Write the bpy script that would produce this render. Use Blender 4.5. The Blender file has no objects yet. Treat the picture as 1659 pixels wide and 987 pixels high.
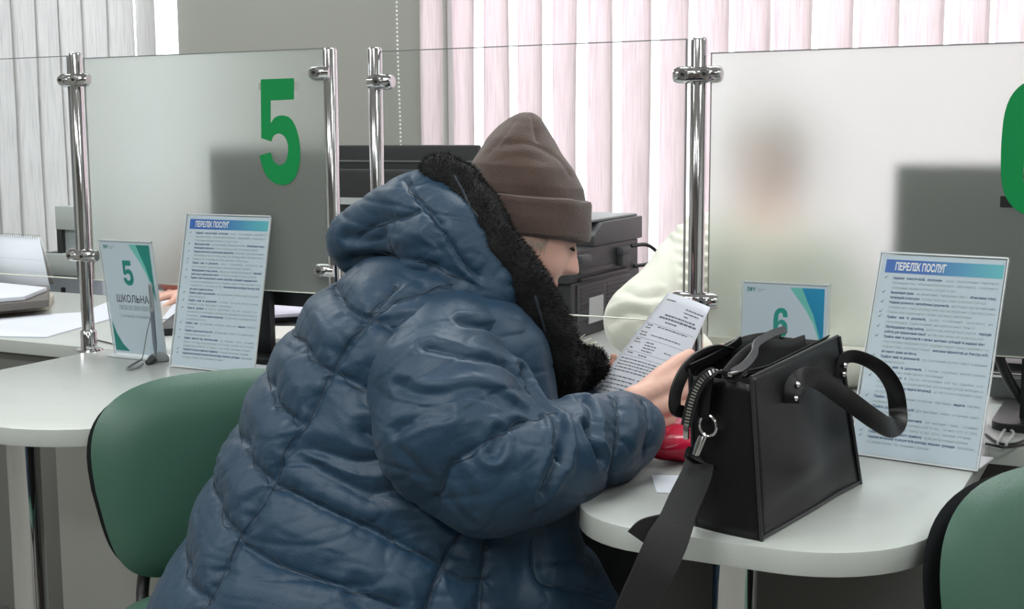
import bpy, math, random
import numpy as np
from mathutils import Vector, Matrix, noise
from mathutils.bvhtree import BVHTree
random.seed(7); np.random.seed(7)
COL = bpy.context.scene.collection
SC = bpy.context.scene
PI = math.pi

# ------------------------------------------------------------------ camera
W, H, F = 1659, 987, 2095.3
CAM = Vector((0.5528, -2.2299, 1.2489))
yaw, pit, rol = [math.radians(a) for a in (-27.094, 7.460, -.2925)]
fw = Vector((math.sin(yaw)*math.cos(pit), math.cos(yaw)*math.cos(pit), -math.sin(pit)))
rt = Vector((math.cos(yaw), -math.sin(yaw), 0)); up = rt.cross(fw)
rt, up = rt*math.cos(rol)+up*math.sin(rol), -rt*math.sin(rol)+up*math.cos(rol)
cd = bpy.data.cameras.new('camera'); cam = bpy.data.objects.new('camera', cd); COL.objects.link(cam)
cam.matrix_world = Matrix(((rt.x, up.x, -fw.x, CAM.x), (rt.y, up.y, -fw.y, CAM.y), (rt.z, up.z, -fw.z, CAM.z), (0, 0, 0, 1)))
cd.sensor_fit = 'HORIZONTAL'; cd.sensor_width = 36; cd.lens = 36*F/W; cd.clip_start = .05; cd.clip_end = 100
SC.camera = cam
SC.view_settings.view_transform = 'Standard'; SC.view_settings.look = 'None'
SC.view_settings.gamma = 1; SC.view_settings.use_curve_mapping = False
SC.view_settings.exposure = 0.0

# ------------------------------------------------------------------ light
def lin(*c):
    return tuple(((v/255)/12.92 if v/255 <= .04045 else ((v/255+.055)/1.055)**2.4) for v in c)
wd = bpy.data.worlds.new('world'); SC.world = wd; wd.use_nodes = True
bg = wd.node_tree.nodes['Background']; bg.inputs[0].default_value = (.93, .95, 1, 1); bg.inputs[1].default_value = 4.2
def area(name, loc, sx, sy, power, col=(1, 1, 1), rot=(0, 0, 0)):
    l = bpy.data.lights.new(name, 'AREA'); l.shape = 'RECTANGLE'; l.size = sx; l.size_y = sy; l.energy = power; l.color = col
    o = bpy.data.objects.new(name, l); o.location = loc; o.rotation_euler = rot; COL.objects.link(o); return o
CEIL = 3.0
LAMPS = [(x, y) for x in (-3.0, -.6, 1.8) for y in (-4.2, -1.9, .7)]
LAMP_P = 25
for i, (x, y) in enumerate(LAMPS):
    area('ceiling_lamp_light', (x, y, CEIL-.06), 1.15, .55, LAMP_P, (.97, 1, .98))

def ray(x, y): return fw + rt*((x-W/2)/F) + up*((H/2-y)/F)
def at(x, y, d): return CAM + ray(x, y)*d
def onz(x, y, z=.75): k = ray(x, y); return CAM + k*((z-CAM.z)/k.z)
def ony(x, y, Y=0.): k = ray(x, y); return CAM + k*((Y-CAM.y)/k.y)

# ------------------------------------------------------------------ materials
MATS = {}
def mat(name, col, rough=.5, metal=0, noise_amt=0, noise_scale=20, bump=0, bump_scale=200, spec=.5, sheen=0, coat=0, stretch=None, sss=0, trans=0):
    if name in MATS: return MATS[name]
    m = bpy.data.materials.new(name); m.use_nodes = True; nt = m.node_tree; b = nt.nodes['Principled BSDF']
    c = lin(*col)+(1,); b.inputs['Base Color'].default_value = c
    b.inputs['Roughness'].default_value = rough; b.inputs['Metallic'].default_value = metal
    b.inputs['Specular IOR Level'].default_value = spec
    if sheen: b.inputs['Sheen Weight'].default_value = sheen
    if coat: b.inputs['Coat Weight'].default_value = coat
    if sss: b.inputs['Subsurface Weight'].default_value = sss; b.inputs['Subsurface Radius'].default_value = (.012, .005, .003)
    if trans: b.inputs['Transmission Weight'].default_value = trans
    tc = nt.nodes.new('ShaderNodeTexCoord'); src = tc.outputs['Object']
    if stretch:
        mp = nt.nodes.new('ShaderNodeMapping'); mp.inputs['Scale'].default_value = stretch
        nt.links.new(src, mp.inputs[0]); src = mp.outputs[0]
    n = nt.nodes.new('ShaderNodeTexNoise'); n.inputs['Scale'].default_value = noise_scale; n.inputs['Detail'].default_value = 4
    nt.links.new(src, n.inputs['Vector'])
    mx = nt.nodes.new('ShaderNodeMix'); mx.data_type = 'RGBA'; mx.blend_type = 'MULTIPLY'
    mx.inputs[0].default_value = 1; mx.inputs[6].default_value = c
    cr = nt.nodes.new('ShaderNodeMapRange'); a = noise_amt or .03
    cr.inputs[3].default_value = 1-a; cr.inputs[4].default_value = 1+a
    nt.links.new(n.outputs[0], cr.inputs[0]); nt.links.new(cr.outputs[0], mx.inputs[7]); nt.links.new(mx.outputs[2], b.inputs['Base Color'])
    if bump:
        n2 = nt.nodes.new('ShaderNodeTexNoise'); n2.inputs['Scale'].default_value = bump_scale; n2.inputs['Detail'].default_value = 3
        nt.links.new(src, n2.inputs['Vector'])
        bp = nt.nodes.new('ShaderNodeBump'); bp.inputs['Strength'].default_value = bump; bp.inputs['Distance'].default_value = .002
        nt.links.new(n2.outputs[0], bp.inputs['Height']); nt.links.new(bp.outputs[0], b.inputs['Normal'])
    MATS[name] = m; return m
def emis(name, col, s):
    m = bpy.data.materials.new(name); m.use_nodes = True; nt = m.node_tree; nt.nodes.clear()
    e = nt.nodes.new('ShaderNodeEmission'); e.inputs[0].default_value = col+(1,); e.inputs[1].default_value = s
    o = nt.nodes.new('ShaderNodeOutputMaterial'); nt.links.new(e.outputs[0], o.inputs[0]); return m

def clear_glass():
    m = bpy.data.materials.new('clear_glass'); m.use_nodes = True; nt = m.node_tree; nt.nodes.clear()
    t = nt.nodes.new('ShaderNodeBsdfTransparent'); t.inputs[0].default_value = (.97, .98, .975, 1)
    g = nt.nodes.new('ShaderNodeBsdfGlossy'); g.inputs['Roughness'].default_value = .02
    fr = nt.nodes.new('ShaderNodeFresnel'); fr.inputs[0].default_value = 1.35
    mx = nt.nodes.new('ShaderNodeMixShader'); o = nt.nodes.new('ShaderNodeOutputMaterial')
    ge = nt.nodes.new('ShaderNodeNewGeometry'); iv = nt.nodes.new('ShaderNodeMath'); iv.operation = 'SUBTRACT'; iv.inputs[0].default_value = 1; nt.links.new(ge.outputs['Backfacing'], iv.inputs[1]); mu = nt.nodes.new('ShaderNodeMath'); mu.operation = 'MULTIPLY'
    nt.links.new(iv.outputs[0], mu.inputs[0]); nt.links.new(fr.outputs[0], mu.inputs[1]); nt.links.new(mu.outputs[0], mx.inputs[0]); nt.links.new(t.outputs[0], mx.inputs[1]); nt.links.new(g.outputs[0], mx.inputs[2]); nt.links.new(mx.outputs[0], o.inputs[0]); return m
def frosted():
    m = bpy.data.materials.new('frosted_glass'); m.use_nodes = True; nt = m.node_tree; nt.nodes.clear()
    rf = nt.nodes.new('ShaderNodeBsdfRefraction'); rf.inputs['Color'].default_value = (.90, .93, .91, 1)
    rf.inputs['Roughness'].default_value = .52; rf.inputs['IOR'].default_value = 1.25
    df = nt.nodes.new('ShaderNodeBsdfDiffuse'); df.inputs[0].default_value = (.60, .63, .60, 1)
    tl = nt.nodes.new('ShaderNodeBsdfTranslucent'); tl.inputs[0].default_value = (.60, .63, .60, 1)
    m1 = nt.nodes.new('ShaderNodeMixShader'); m1.inputs[0].default_value = .5
    m2 = nt.nodes.new('ShaderNodeMixShader'); m2.inputs[0].default_value = .21
    o = nt.nodes.new('ShaderNodeOutputMaterial')
    nt.links.new(df.outputs[0], m1.inputs[1]); nt.links.new(tl.outputs[0], m1.inputs[2])
    nt.links.new(rf.outputs[0], m2.inputs[1]); nt.links.new(m1.outputs[0], m2.inputs[2]); nt.links.new(m2.outputs[0], o.inputs[0]); return m
def slat_mat(name, col):
    m = bpy.data.materials.new(name); m.use_nodes = True; nt = m.node_tree; nt.nodes.clear()
    tc = nt.nodes.new('ShaderNodeTexCoord'); mp = nt.nodes.new('ShaderNodeMapping'); mp.inputs['Scale'].default_value = (60, 60, 2.2)
    n = nt.nodes.new('ShaderNodeTexNoise'); n.inputs['Scale'].default_value = 3; n.inputs['Detail'].default_value = 5
    cr = nt.nodes.new('ShaderNodeValToRGB'); c = lin(*col)
    cr.color_ramp.elements[0].position = .3; cr.color_ramp.elements[0].color = tuple(v*.84 for v in c)+(1,)
    cr.color_ramp.elements[1].position = .55; cr.color_ramp.elements[1].color = c+(1,)
    nt.links.new(tc.outputs['Object'], mp.inputs[0]); nt.links.new(mp.outputs[0], n.inputs[0]); nt.links.new(n.outputs[0], cr.inputs[0])
    d = nt.nodes.new('ShaderNodeBsdfDiffuse'); t = nt.nodes.new('ShaderNodeBsdfTranslucent'); mx = nt.nodes.new('ShaderNodeMixShader'); mx.inputs[0].default_value = .5
    nt.links.new(cr.outputs[0], d.inputs[0]); nt.links.new(cr.outputs[0], t.inputs[0])
    nt.links.new(d.outputs[0], mx.inputs[1]); nt.links.new(t.outputs[0], mx.inputs[2])
    o = nt.nodes.new('ShaderNodeOutputMaterial'); nt.links.new(mx.outputs[0], o.inputs[0]); return m

M_CHROME = mat('chrome', (215, 215, 218), .09, 1)
M_STEEL = mat('brushed_steel', (190, 190, 190), .25, 1)
M_DESK = mat('desk_laminate', (180, 184, 181), .26, 0, .03, 30, .15, 900)
M_DESKEDGE = mat('desk_side_panel', (158, 160, 154), .4, 0, .03, 6)
M_DARKPANEL = mat('dark_side_panel', (104, 105, 102), .5)
M_BLACK = mat('black_plastic', (26, 27, 29), .4)
M_DGREY = mat('charcoal_plastic', (44, 46, 48), .45)
M_MGREY = mat('grey_plastic', (120, 124, 126), .4)
M_LGREY = mat('light_grey_plastic', (190, 194, 194), .45)
M_WHITE = mat('white_plastic', (228, 228, 224), .4)
M_PAPER = mat('white_paper', (206, 210, 220), .8, 0, .02, 8)
M_PAPERB = mat('poster_paper', (192, 204, 216), .6, 0, .015, 8)
M_INK = mat('dark_blue_ink', (98, 116, 148), .7)
M_INKG = mat('grey_green_ink', (156, 170, 178), .7)
M_INKK = mat('black_ink', (88, 92, 104), .7)
M_TEAL = mat('teal_print', (40, 150, 140), .5)
M_TEALD = mat('dark_teal_print', (20, 128, 120), .5)
M_TEALL = mat('light_teal_print', (110, 190, 182), .5)
M_BLUEP = mat('blue_print', (30, 140, 185), .5)
M_GREEN = mat('green_vinyl', (0, 138, 72), .35)
M_TAPE = mat('clear_tape', (176, 178, 172), .3)
M_LEATH = mat('black_leather', (10, 10, 12), .36, 0, .05, 40, .2, 700, .32)
M_LEATHI = mat('black_bag_lining', (14, 14, 16), .8)
M_WEB = mat('black_webbing', (15, 15, 17), .75, 0, .05, 60, .5, 1500)
M_COAT = mat('navy_nylon', (24, 53, 76), .5, 0, .05, 9, .25, 260, .4, .05)
M_THREAD = mat('seam_thread', (18, 32, 46), .7)
M_FUR = mat('black_fur', (9, 9, 11), .75, 0, .3, 60, .5, 300, .3)
M_HAT = mat('brown_knit', (84, 68, 62), .95, 0, .12, 140, 1.0, 500, .2, .35)
M_SKIN = mat('skin', (216, 172, 157), .5, 0, .05, 30, .1, 300, .35, 0, 0, None, .15)
M_LIP = mat('lips', (196, 122, 116), .45)
M_LASH = mat('dark_hair', (40, 32, 30), .7)
M_HAIRG = mat('grey_brown_hair', (158, 148, 140), .7, 0, .2, 40, .8, 200)
M_CREAM = mat('cream_knit', (222, 221, 210), .85, 0, .03, 30, .4, 500, .2, .2)
M_GREENV = mat('green_vinyl_upholstery', (62, 98, 84), .38, 0, .04, 14, .2, 500)
M_SHELL = mat('black_shell', (34, 35, 38), .5)
M_TROUS = mat('dark_trousers', (24, 26, 32), .85)
M_RED = mat('crimson_bag', (190, 24, 62), .25, 0, .06, 20, .4, 60)
M_PINK = mat('pink_bag', (230, 130, 150), .3)
M_WALL = mat('grey_wall_paint', (152, 153, 147), .75, 0, .02, 3)
M_WALL2 = mat('pale_wall_paint', (190, 190, 184), .8, 0, .02, 3)
M_FLOOR = mat('grey_floor_tile', (128, 126, 120), .4, 0, .06, 5)
M_CEIL = mat('ceiling_white', (215, 215, 212), .9)
M_FRAME = mat('window_frame_white', (225, 225, 225), .4)
M_GLASS = clear_glass(); M_FROST = frosted()
M_SLAT = slat_mat('pink_white_slat_fabric', (238, 228, 230)); M_SLAT2 = slat_mat('pale_slat_fabric', (222, 221, 221))
M_LAMP = emis('lamp_diffuser', (.97, 1, .98), 5)

# ------------------------------------------------------------------ mesh helpers
class MB:
    def __init__(s): s.v = []; s.f = []; s.mi = []; s.cur = 0
    def add(s, vs, fs):
        o = len(s.v); s.v += [Vector(v) for v in vs]; s.f += [tuple(i+o for i in f) for f in fs]; s.mi += [s.cur]*len(fs); return s
    def box(s, c, size, rot=None):
        c = Vector(c); R = rot or Matrix.Identity(3); h = [x/2 for x in size]
        vs = [c + R @ Vector((sx*h[0], sy*h[1], sz*h[2])) for sx in (-1, 1) for sy in (-1, 1) for sz in (-1, 1)]
        return s.add(vs, [(0, 1, 3, 2), (4, 6, 7, 5), (0, 4, 5, 1), (2, 3, 7, 6), (0, 2, 6, 4), (1, 5, 7, 3)])
    def bb(s, a, b):
        return s.box([(a[i]+b[i])/2 for i in range(3)], [abs(b[i]-a[i]) for i in range(3)])
    def tube(s, pts, r, seg=12, flat=None, cap=True):
        pts = [Vector(p) for p in pts]; n = len(pts); rs = r if isinstance(r, (list, tuple)) else [r]*n
        vs = []; ref = None
        for i, p in enumerate(pts):
            t = (pts[min(i+1, n-1)]-pts[max(i-1, 0)]).normalized()
            if ref is None:
                ref = Vector((0, 0, 1)) if abs(t.z) < .9 else Vector((1, 0, 0))
                if flat is not None: ref = Vector(flat)
            a = (ref - t*ref.dot(t)).normalized(); b = t.cross(a); ref = a
            rr = rs[i]; ra, rb = rr if isinstance(rr, tuple) else (rr, rr)
            for k in range(seg):
                th = 2*PI*k/seg; vs.append(p + a*math.cos(th)*ra + b*math.sin(th)*rb)
        fs = [(i*seg+k, i*seg+(k+1) % seg, (i+1)*seg+(k+1) % seg, (i+1)*seg+k) for i in range(n-1) for k in range(seg)]
        if cap: fs += [tuple(range(seg))[::-1], tuple(range((n-1)*seg, n*seg))]
        return s.add(vs, fs)
    def ribbon(s, pts, wdir, w, t):
        """band of width w (along wdir) and thickness t swept through pts"""
        pts = [Vector(p) for p in pts]; n = len(pts); vs = []
        for i, p in enumerate(pts):
            tg = (pts[min(i+1, n-1)]-pts[max(i-1, 0)]).normalized()
            wd_ = wdir[i] if isinstance(wdir, list) else wdir
            a = Vector(wd_); a = (a-tg*a.dot(tg)).normalized(); b = tg.cross(a)
            ww = w[i] if isinstance(w, list) else w
            for sa, sb in ((-1, -1), (1, -1), (1, 1), (-1, 1)): vs.append(p + a*sa*ww/2 + b*sb*t/2)
        fs = [(i*4+k, i*4+(k+1) % 4, (i+1)*4+(k+1) % 4, (i+1)*4+k) for i in range(n-1) for k in range(4)]
        fs += [(3, 2, 1, 0), tuple(range((n-1)*4, n*4))]
        return s.add(vs, fs)
    def prism(s, poly, ax, ay, az, o, h):
        """poly 2D -> o + x*ax + y*ay, extruded by h*az"""
        n = len(poly); ax, ay, az, o = map(Vector, (ax, ay, az, o))
        vs = [o+ax*x+ay*y for x, y in poly]+[o+ax*x+ay*y+az*h for x, y in poly]
        return s.add(vs, [tuple(range(n))[::-1], tuple(range(n, 2*n))]+[(i, (i+1) % n, n+(i+1) % n, n+i) for i in range(n)])
    def sphere(s, c, r, R=None, nu=16, nv=10):
        c = Vector(c); r3 = r if isinstance(r, (tuple, list)) else (r, r, r); vs = []
        for j in range(1, nv):
            ph = PI*j/nv
            for i in range(nu):
                th = 2*PI*i/nu; v = Vector((math.sin(ph)*math.cos(th)*r3[0], math.sin(ph)*math.sin(th)*r3[1], math.cos(ph)*r3[2]))
                vs.append(c+(R @ v if R else v))
        fs = [(j*nu+i, (j+1)*nu+i, (j+1)*nu+(i+1) % nu, j*nu+(i+1) % nu) for j in range(nv-2) for i in range(nu)]
        zt = Vector((0, 0, r3[2])); T = len(vs); vs += [c+(R @ zt if R else zt), c-(R @ zt if R else zt)]
        fs += [(i, (i+1) % nu, T) for i in range(nu)]; L = (nv-2)*nu
        fs += [(L+(i+1) % nu, L+i, T+1) for i in range(nu)]
        return s.add(vs, fs)
    def caps(s, chain):
        """chain of (point, radius): swept spheres"""
        for (a, ra), (b, rb) in zip(chain[:-1], chain[1:]):
            a, b = Vector(a), Vector(b); L = (b-a).length; n = max(2, int(L/(min(ra, rb)*.35))+1); n = min(n, 40)
            for i in range(n+1): t = i/n; s.sphere(a.lerp(b, t), ra+(rb-ra)*t, None, 12, 8)
        return s
    def mesh(s, name):
        me = bpy.data.meshes.new(name); me.from_pydata([tuple(v) for v in s.v], [], s.f); me.polygons.foreach_set('material_index', s.mi); me.update(); return me
    def build(s, name, m, parent=None, origin=None, smooth=True, bevel=0, angle=40):
        org = Vector(origin) if origin is not None else (parent.location.copy() if parent is not None and not parent.get('local') else Vector((0, 0, 0)))
        if parent is not None and parent.get('sub'): org = Vector(parent['sub'])
        s2 = MB(); s2.v = [v-org for v in s.v]; s2.f = s.f; s2.mi = s.mi
        me = s2.mesh(name); o = bpy.data.objects.new(name, me)
        for mm in (m if isinstance(m, (list, tuple)) else [m]): me.materials.append(mm)
        COL.objects.link(o)
        if parent is not None: o.parent = parent; o['sub'] = list(org)
        else: o.location = org; 
        import bmesh
        bm = bmesh.new(); bm.from_mesh(me); bmesh.ops.remove_doubles(bm, verts=bm.verts, dist=1e-6); bmesh.ops.recalc_face_normals(bm, faces=bm.faces)
        if bevel: 
            es = [e for e in bm.edges if len(e.link_faces) == 2 and e.calc_face_angle(0) > math.radians(50)]
            bmesh.ops.bevel(bm, geom=es, offset=bevel, segments=2, affect='EDGES', profile=.6, clamp_overlap=True)
        bm.to_mesh(me); bm.free()
        if smooth:
            me.polygons.foreach_set('use_smooth', [True]*len(me.polygons))
            try: me.set_sharp_from_angle(angle=math.radians(angle))
            except Exception: pass
        return o
def tag(o, label=None, cat=None, group=None, kind=None):
    if label: o['label'] = label
    if cat: o['category'] = cat
    if group: o['group'] = group
    if kind: o['kind'] = kind
    return o
def root(name, loc, label, cat, group=None):
    o = bpy.data.objects.new(name, None); o.empty_display_size = .05; COL.objects.link(o); o.location = loc
    return tag(o, label, cat, group)
def struct(name, mb, m, **k):
    return tag(mb.build(name, m, **k), kind='structure')
def place(o, M):
    o.matrix_world = M; return o
def frame(o, ax, ay):
    """matrix with origin o, x axis ax, y axis ay (orthonormalised)"""
    x = Vector(ax).normalized(); z = x.cross(Vector(ay)).normalized(); y = z.cross(x); o = Vector(o)
    return Matrix(((x.x, y.x, z.x, o.x), (x.y, y.y, z.y, o.y), (x.z, y.z, z.z, o.z), (0, 0, 0, 1)))

def chaikin(p, n=2, closed=True):
    for _ in range(n):
        q = []; L = len(p)
        for i in range(L if closed else L-1):
            a, b = p[i], p[(i+1) % L]; q += [tuple(a[k]*.75+b[k]*.25 for k in range(len(a))), tuple(a[k]*.25+b[k]*.75 for k in range(len(a)))]
        if not closed: q = [p[0]]+q+[p[-1]]
        p = q
    return p
def cat(pts, n=6):
    """Catmull-Rom through vectors"""
    P = [Vector(p) for p in pts]; P = [P[0]*2-P[1]]+P+[P[-1]*2-P[-2]]; out = []
    for i in range(1, len(P)-2):
        for k in range(n):
            t = k/n; a, b, c, d = P[i-1:i+3]
            out.append(.5*((2*b)+(c-a)*t+(2*a-5*b+4*c-d)*t*t+(3*b-a-3*c+d)*t**3))
    out.append(P[-2]); return out
def outline_mesh(loops, depth=.0008):
    cu = bpy.data.curves.new('t', 'CURVE'); cu.dimensions = '2D'; cu.fill_mode = 'BOTH'; cu.extrude = depth/2
    for lp in loops:
        sp = cu.splines.new('POLY'); sp.points.add(len(lp)-1); sp.use_cyclic_u = True
        for i, p in enumerate(lp): sp.points[i].co = (p[0], p[1], 0, 1)
    o = bpy.data.objects.new('t', cu); COL.objects.link(o); dg = bpy.context.evaluated_depsgraph_get(); dg.update()
    me = bpy.data.meshes.new_from_object(o.evaluated_get(dg)); v = [Vector(x.co) for x in me.vertices]; f = [tuple(p.vertices) for p in me.polygons]
    bpy.data.objects.remove(o); bpy.data.curves.remove(cu); bpy.data.meshes.remove(me); return v, f
TXT = {}
def text_vf(body, size=1., bold=0, ext=.0):
    key = (body, bold)
    if key not in TXT:
        cu = bpy.data.curves.new('t', 'FONT'); cu.body = body; cu.size = 1; cu.offset = bold; cu.resolution_u = 2
        o = bpy.data.objects.new('t', cu); COL.objects.link(o); dg = bpy.context.evaluated_depsgraph_get(); dg.update()
        me = bpy.data.meshes.new_from_object(o.evaluated_get(dg)); v = [tuple(x.co) for x in me.vertices]; f = [tuple(p.vertices) for p in me.polygons]
        bpy.data.objects.remove(o); bpy.data.curves.remove(cu); bpy.data.meshes.remove(me); TXT[key] = (v, f)
    return TXT[key]
def put_text(mb, body, x0, x1, y, h, z, bold=0, M=None):
    """fit text between x0 and x1, baseline y, cap height h, in local plane; M maps to space"""
    v, f = text_vf(body, 1, bold)
    if not v: return
    a = min(p[0] for p in v); b = max(p[0] for p in v); sx = (x1-x0)/(b-a); sy = h/.72
    vs = [Vector(((p[0]-a)*sx+x0, p[1]*sy+y, z)) for p in v]
    if M is not None: vs = [M @ q for q in vs]
    mb.add(vs, f)

# remeshing / organic ------------------------------------------------------
def remesh(mb, vox):
    me = mb.mesh('tmp'); o = bpy.data.objects.new('tmp', me); COL.objects.link(o)
    md = o.modifiers.new('r', 'REMESH'); md.mode = 'VOXEL'; md.voxel_size = vox; md.adaptivity = 0
    dg = bpy.context.evaluated_depsgraph_get(); dg.update(); m2 = bpy.data.meshes.new_from_object(o.evaluated_get(dg))
    n = len(m2.vertices); v = np.empty(n*3); m2.vertices.foreach_get('co', v); v = v.reshape(-1, 3)
    e = np.empty(len(m2.edges)*2, dtype=np.int64); m2.edges.foreach_get('vertices', e); e = e.reshape(-1, 2)
    f = [tuple(p.vertices) for p in m2.polygons]
    bpy.data.objects.remove(o); bpy.data.meshes.remove(me); bpy.data.meshes.remove(m2)
    return v, e, f
def lap(v, e, it, k=.5, mask=None):
    n = len(v); deg = np.bincount(e.ravel(), minlength=n).astype(float)[:, None]; deg[deg == 0] = 1
    for i in range(it):
        a = np.empty_like(v)
        for c in range(3): a[:, c] = np.bincount(e[:, 0], v[e[:, 1], c], n)+np.bincount(e[:, 1], v[e[:, 0], c], n)
        kk = k if mask is None else k*mask[:, None]
        v = v+(a/deg-v)*kk
    return v
def normals(v, f):
    F_ = np.array([q if len(q) == 4 else q+(q[2],) for q in f])
    a = v[F_[:, 2]]-v[F_[:, 0]]; b = v[F_[:, 3]]-v[F_[:, 1]]; c = np.cross(a, b); n = np.zeros_like(v)
    for k in range(4): 
        for d in range(3): n[:, d] += np.bincount(F_[:, k], c[:, d], len(v))
    l = np.linalg.norm(n, axis=1, keepdims=True); l[l == 0] = 1; return n/l
def bvh(v, f): return BVHTree.FromPolygons([tuple(x) for x in v], f)
def project(tree, px, dense=9):
    """image polyline laid onto the nearest surface of the cloth"""
    out = []
    pts = cat([Vector((x, y, 0)) for x, y in px], dense) if len(px) > 1 else px
    for p in pts:
        h = tree.ray_cast(CAM, ray(p[0], p[1]).normalized())
        if h[0] is not None: out.append(h[0])
    return out
def seam_disp(v, n, lines, depth=.009, w=.006, puff=.008, pl=.035, pucker=.0018, pr=.02, pw=.007, ridge=0):
    """lines: list of (points, strength). quilted relief around stitched lines"""
    D = np.full(len(v), 9.); S = np.zeros(len(v)); ST = np.ones(len(v)); off = 0
    for pts, st in lines:
        P = np.array([tuple(p) for p in pts])
        if len(P) < 2: continue
        lo = P.min(0)-.12; hi = P.max(0)+.12
        idx = np.where(((v > lo) & (v < hi)).all(1))[0]
        if not len(idx): continue
        q = v[idx]; s0 = 0
        for a, b in zip(P[:-1], P[1:]):
            ab = b-a; L = np.linalg.norm(ab)
            if L < 1e-6 or L > .09: continue
            t = np.clip(((q-a)@ab)/(L*L), 0, 1); d = np.linalg.norm(q-(a+t[:, None]*ab), axis=1)
            m = d < D[idx]; ii = idx[m]; D[ii] = d[m]; S[ii] = off+s0+t[m]*L; ST[ii] = st; s0 += L
        off += 3.7
    g = -depth*ST*np.exp(-(D/w)**1.2)+ridge*depth*ST*np.exp(-((D-w*2.6)/(w*1.2))**2)+puff*(1-np.exp(-(D/pl)**1.5))-puff
    ph = np.sin(S/pw)*.6+np.sin(S/(pw*.57)+1.3)*.4+np.sin(S/(pw*2.3)+.5)*.5
    g += pucker*ph*ST*np.exp(-(D/pr)**1.5)*(1-np.exp(-(D/(w*.6))**2))
    return v+n*g[:, None], D
def np_noise(v, scale, amp, seed=0, stretch=(1, 1, 1)):
    o = np.empty(len(v)); sx, sy, sz = stretch
    for i, p in enumerate(v): o[i] = noise.noise(Vector((p[0]*scale*sx+seed, p[1]*scale*sy, p[2]*scale*sz)))
    return o*amp
def wrinkle(v, seed, amp):
    o = np.empty(len(v))
    for i, p in enumerate(v):
        q = Vector((p[0]*7+seed, p[1]*7, p[2]*17)); w_ = noise.noise_vector(q*.5)*.8
        a = noise.noise(q+w_); b = noise.noise(q*2.3+w_*1.5)
        o[i] = -amp*max(0, 1-abs(a)*5)**2*.9-amp*.45*max(0, 1-abs(b)*4.5)**2+a*amp*.35
    return o
def thread(v, f, lines, name, parent):
    t = bvh(v, f); g = MB()
    for pts, st in lines:
        if st < .45 or len(pts) < 3: continue
        q = [t.find_nearest(p)[0] for p in pts]; q = [a for a, b in zip(q, q[1:]+[None]) if b is None or (a-b).length > .0015]
        if len(q) < 3: continue
        for _ in range(4): q = [q[0]]+[(a*.25+b*.5+c*.25) for a, b, c in zip(q, q[1:], q[2:])]+[q[-1]]
        seg = [q[0]]
        for a in q[1:]:
            if (a-seg[-1]).length > .08:
                if len(seg) > 2: g.tube(seg, .0006, 5)
                seg = [a]
            else: seg.append(a)
        if len(seg) > 2: g.tube(seg, .0006, 5)
    if g.v: g.build(name, M_THREAD, parent)
def to_mb(v, f):
    m = MB(); m.v = [Vector(x) for x in v]; m.f = list(f); m.mi = [0]*len(f); return m
def densify(mb): return mb

# ================================================================== SETTING
X0, X1, Y0, Y1 = -5.2, 3.6, -5.6, 2.05
struct('floor', MB().bb((X0, Y0, -.1), (X1, Y1+.3, 0)), M_FLOOR, smooth=False)
struct('ceiling', MB().bb((X0, Y0, CEIL), (X1, Y1+.3, CEIL+.1)), M_CEIL, smooth=False)
struct('wall_left', MB().bb((X0-.15, Y0, 0), (X0, Y1+.3, CEIL)), M_WALL2, smooth=False)
struct('wall_right', MB().bb((X1, Y0, 0), (X1+.15, Y1+.3, CEIL)), M_WALL2, smooth=False)
struct('wall_front', MB().bb((X0, Y0-.15, 0), (X1, Y0, CEIL)), mat('taupe_wall_paint', (84, 82, 78), .7), smooth=False)
P0, P1 = ony(294, 200, Y1).x, ony(686, 200, Y1).x        # the pier between the two windows
WT = 2.75
w = MB(); y2 = Y1+.3
w.bb((P0, Y1, 0), (P1, y2, CEIL)); w.bb((X0, Y1, 0), (P0, y2, .56)); w.bb((P1, Y1, 0), (X1, y2, .56))
w.bb((X0, Y1, WT), (P0, y2, CEIL)); w.bb((P1, Y1, WT), (X1, y2, CEIL)); w.bb((X0, Y1, .56), (X0+.12, y2, WT)); w.bb((X1-.3, Y1, .56), (X1, y2, WT))
struct('wall_back', w, M_WALL, smooth=False)
def window(name, xa, xb, n):
    m = MB(); yy = y2-.08
    m.bb((xa, yy-.03, .56), (xb, yy+.03, .62)); m.bb((xa, yy-.03, WT-.06), (xb, yy+.03, WT))
    for i in range(n+1):
        x = xa+(xb-xa)*i/n; x = min(max(x, xa+.03), xb-.03); m.bb((x-.03, yy-.028, .59), (x+.03, yy+.028, WT-.03))
    o = struct(name, m, M_FRAME, smooth=False)
    g = MB().bb((xa+.02, yy-.004, .60), (xb-.02, yy+.004, WT-.04)).build('pane', M_GLASS, o, smooth=False); g['kind'] = 'structure'
    s = MB().bb((xa, Y1-.03, .54), (xb, y2-.05, .562)).build('window_sill', M_FRAME, o, smooth=False)
window('window_1', X0+.12, P0, 2); window('window_2', P1, X1-.3, 4)

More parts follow.
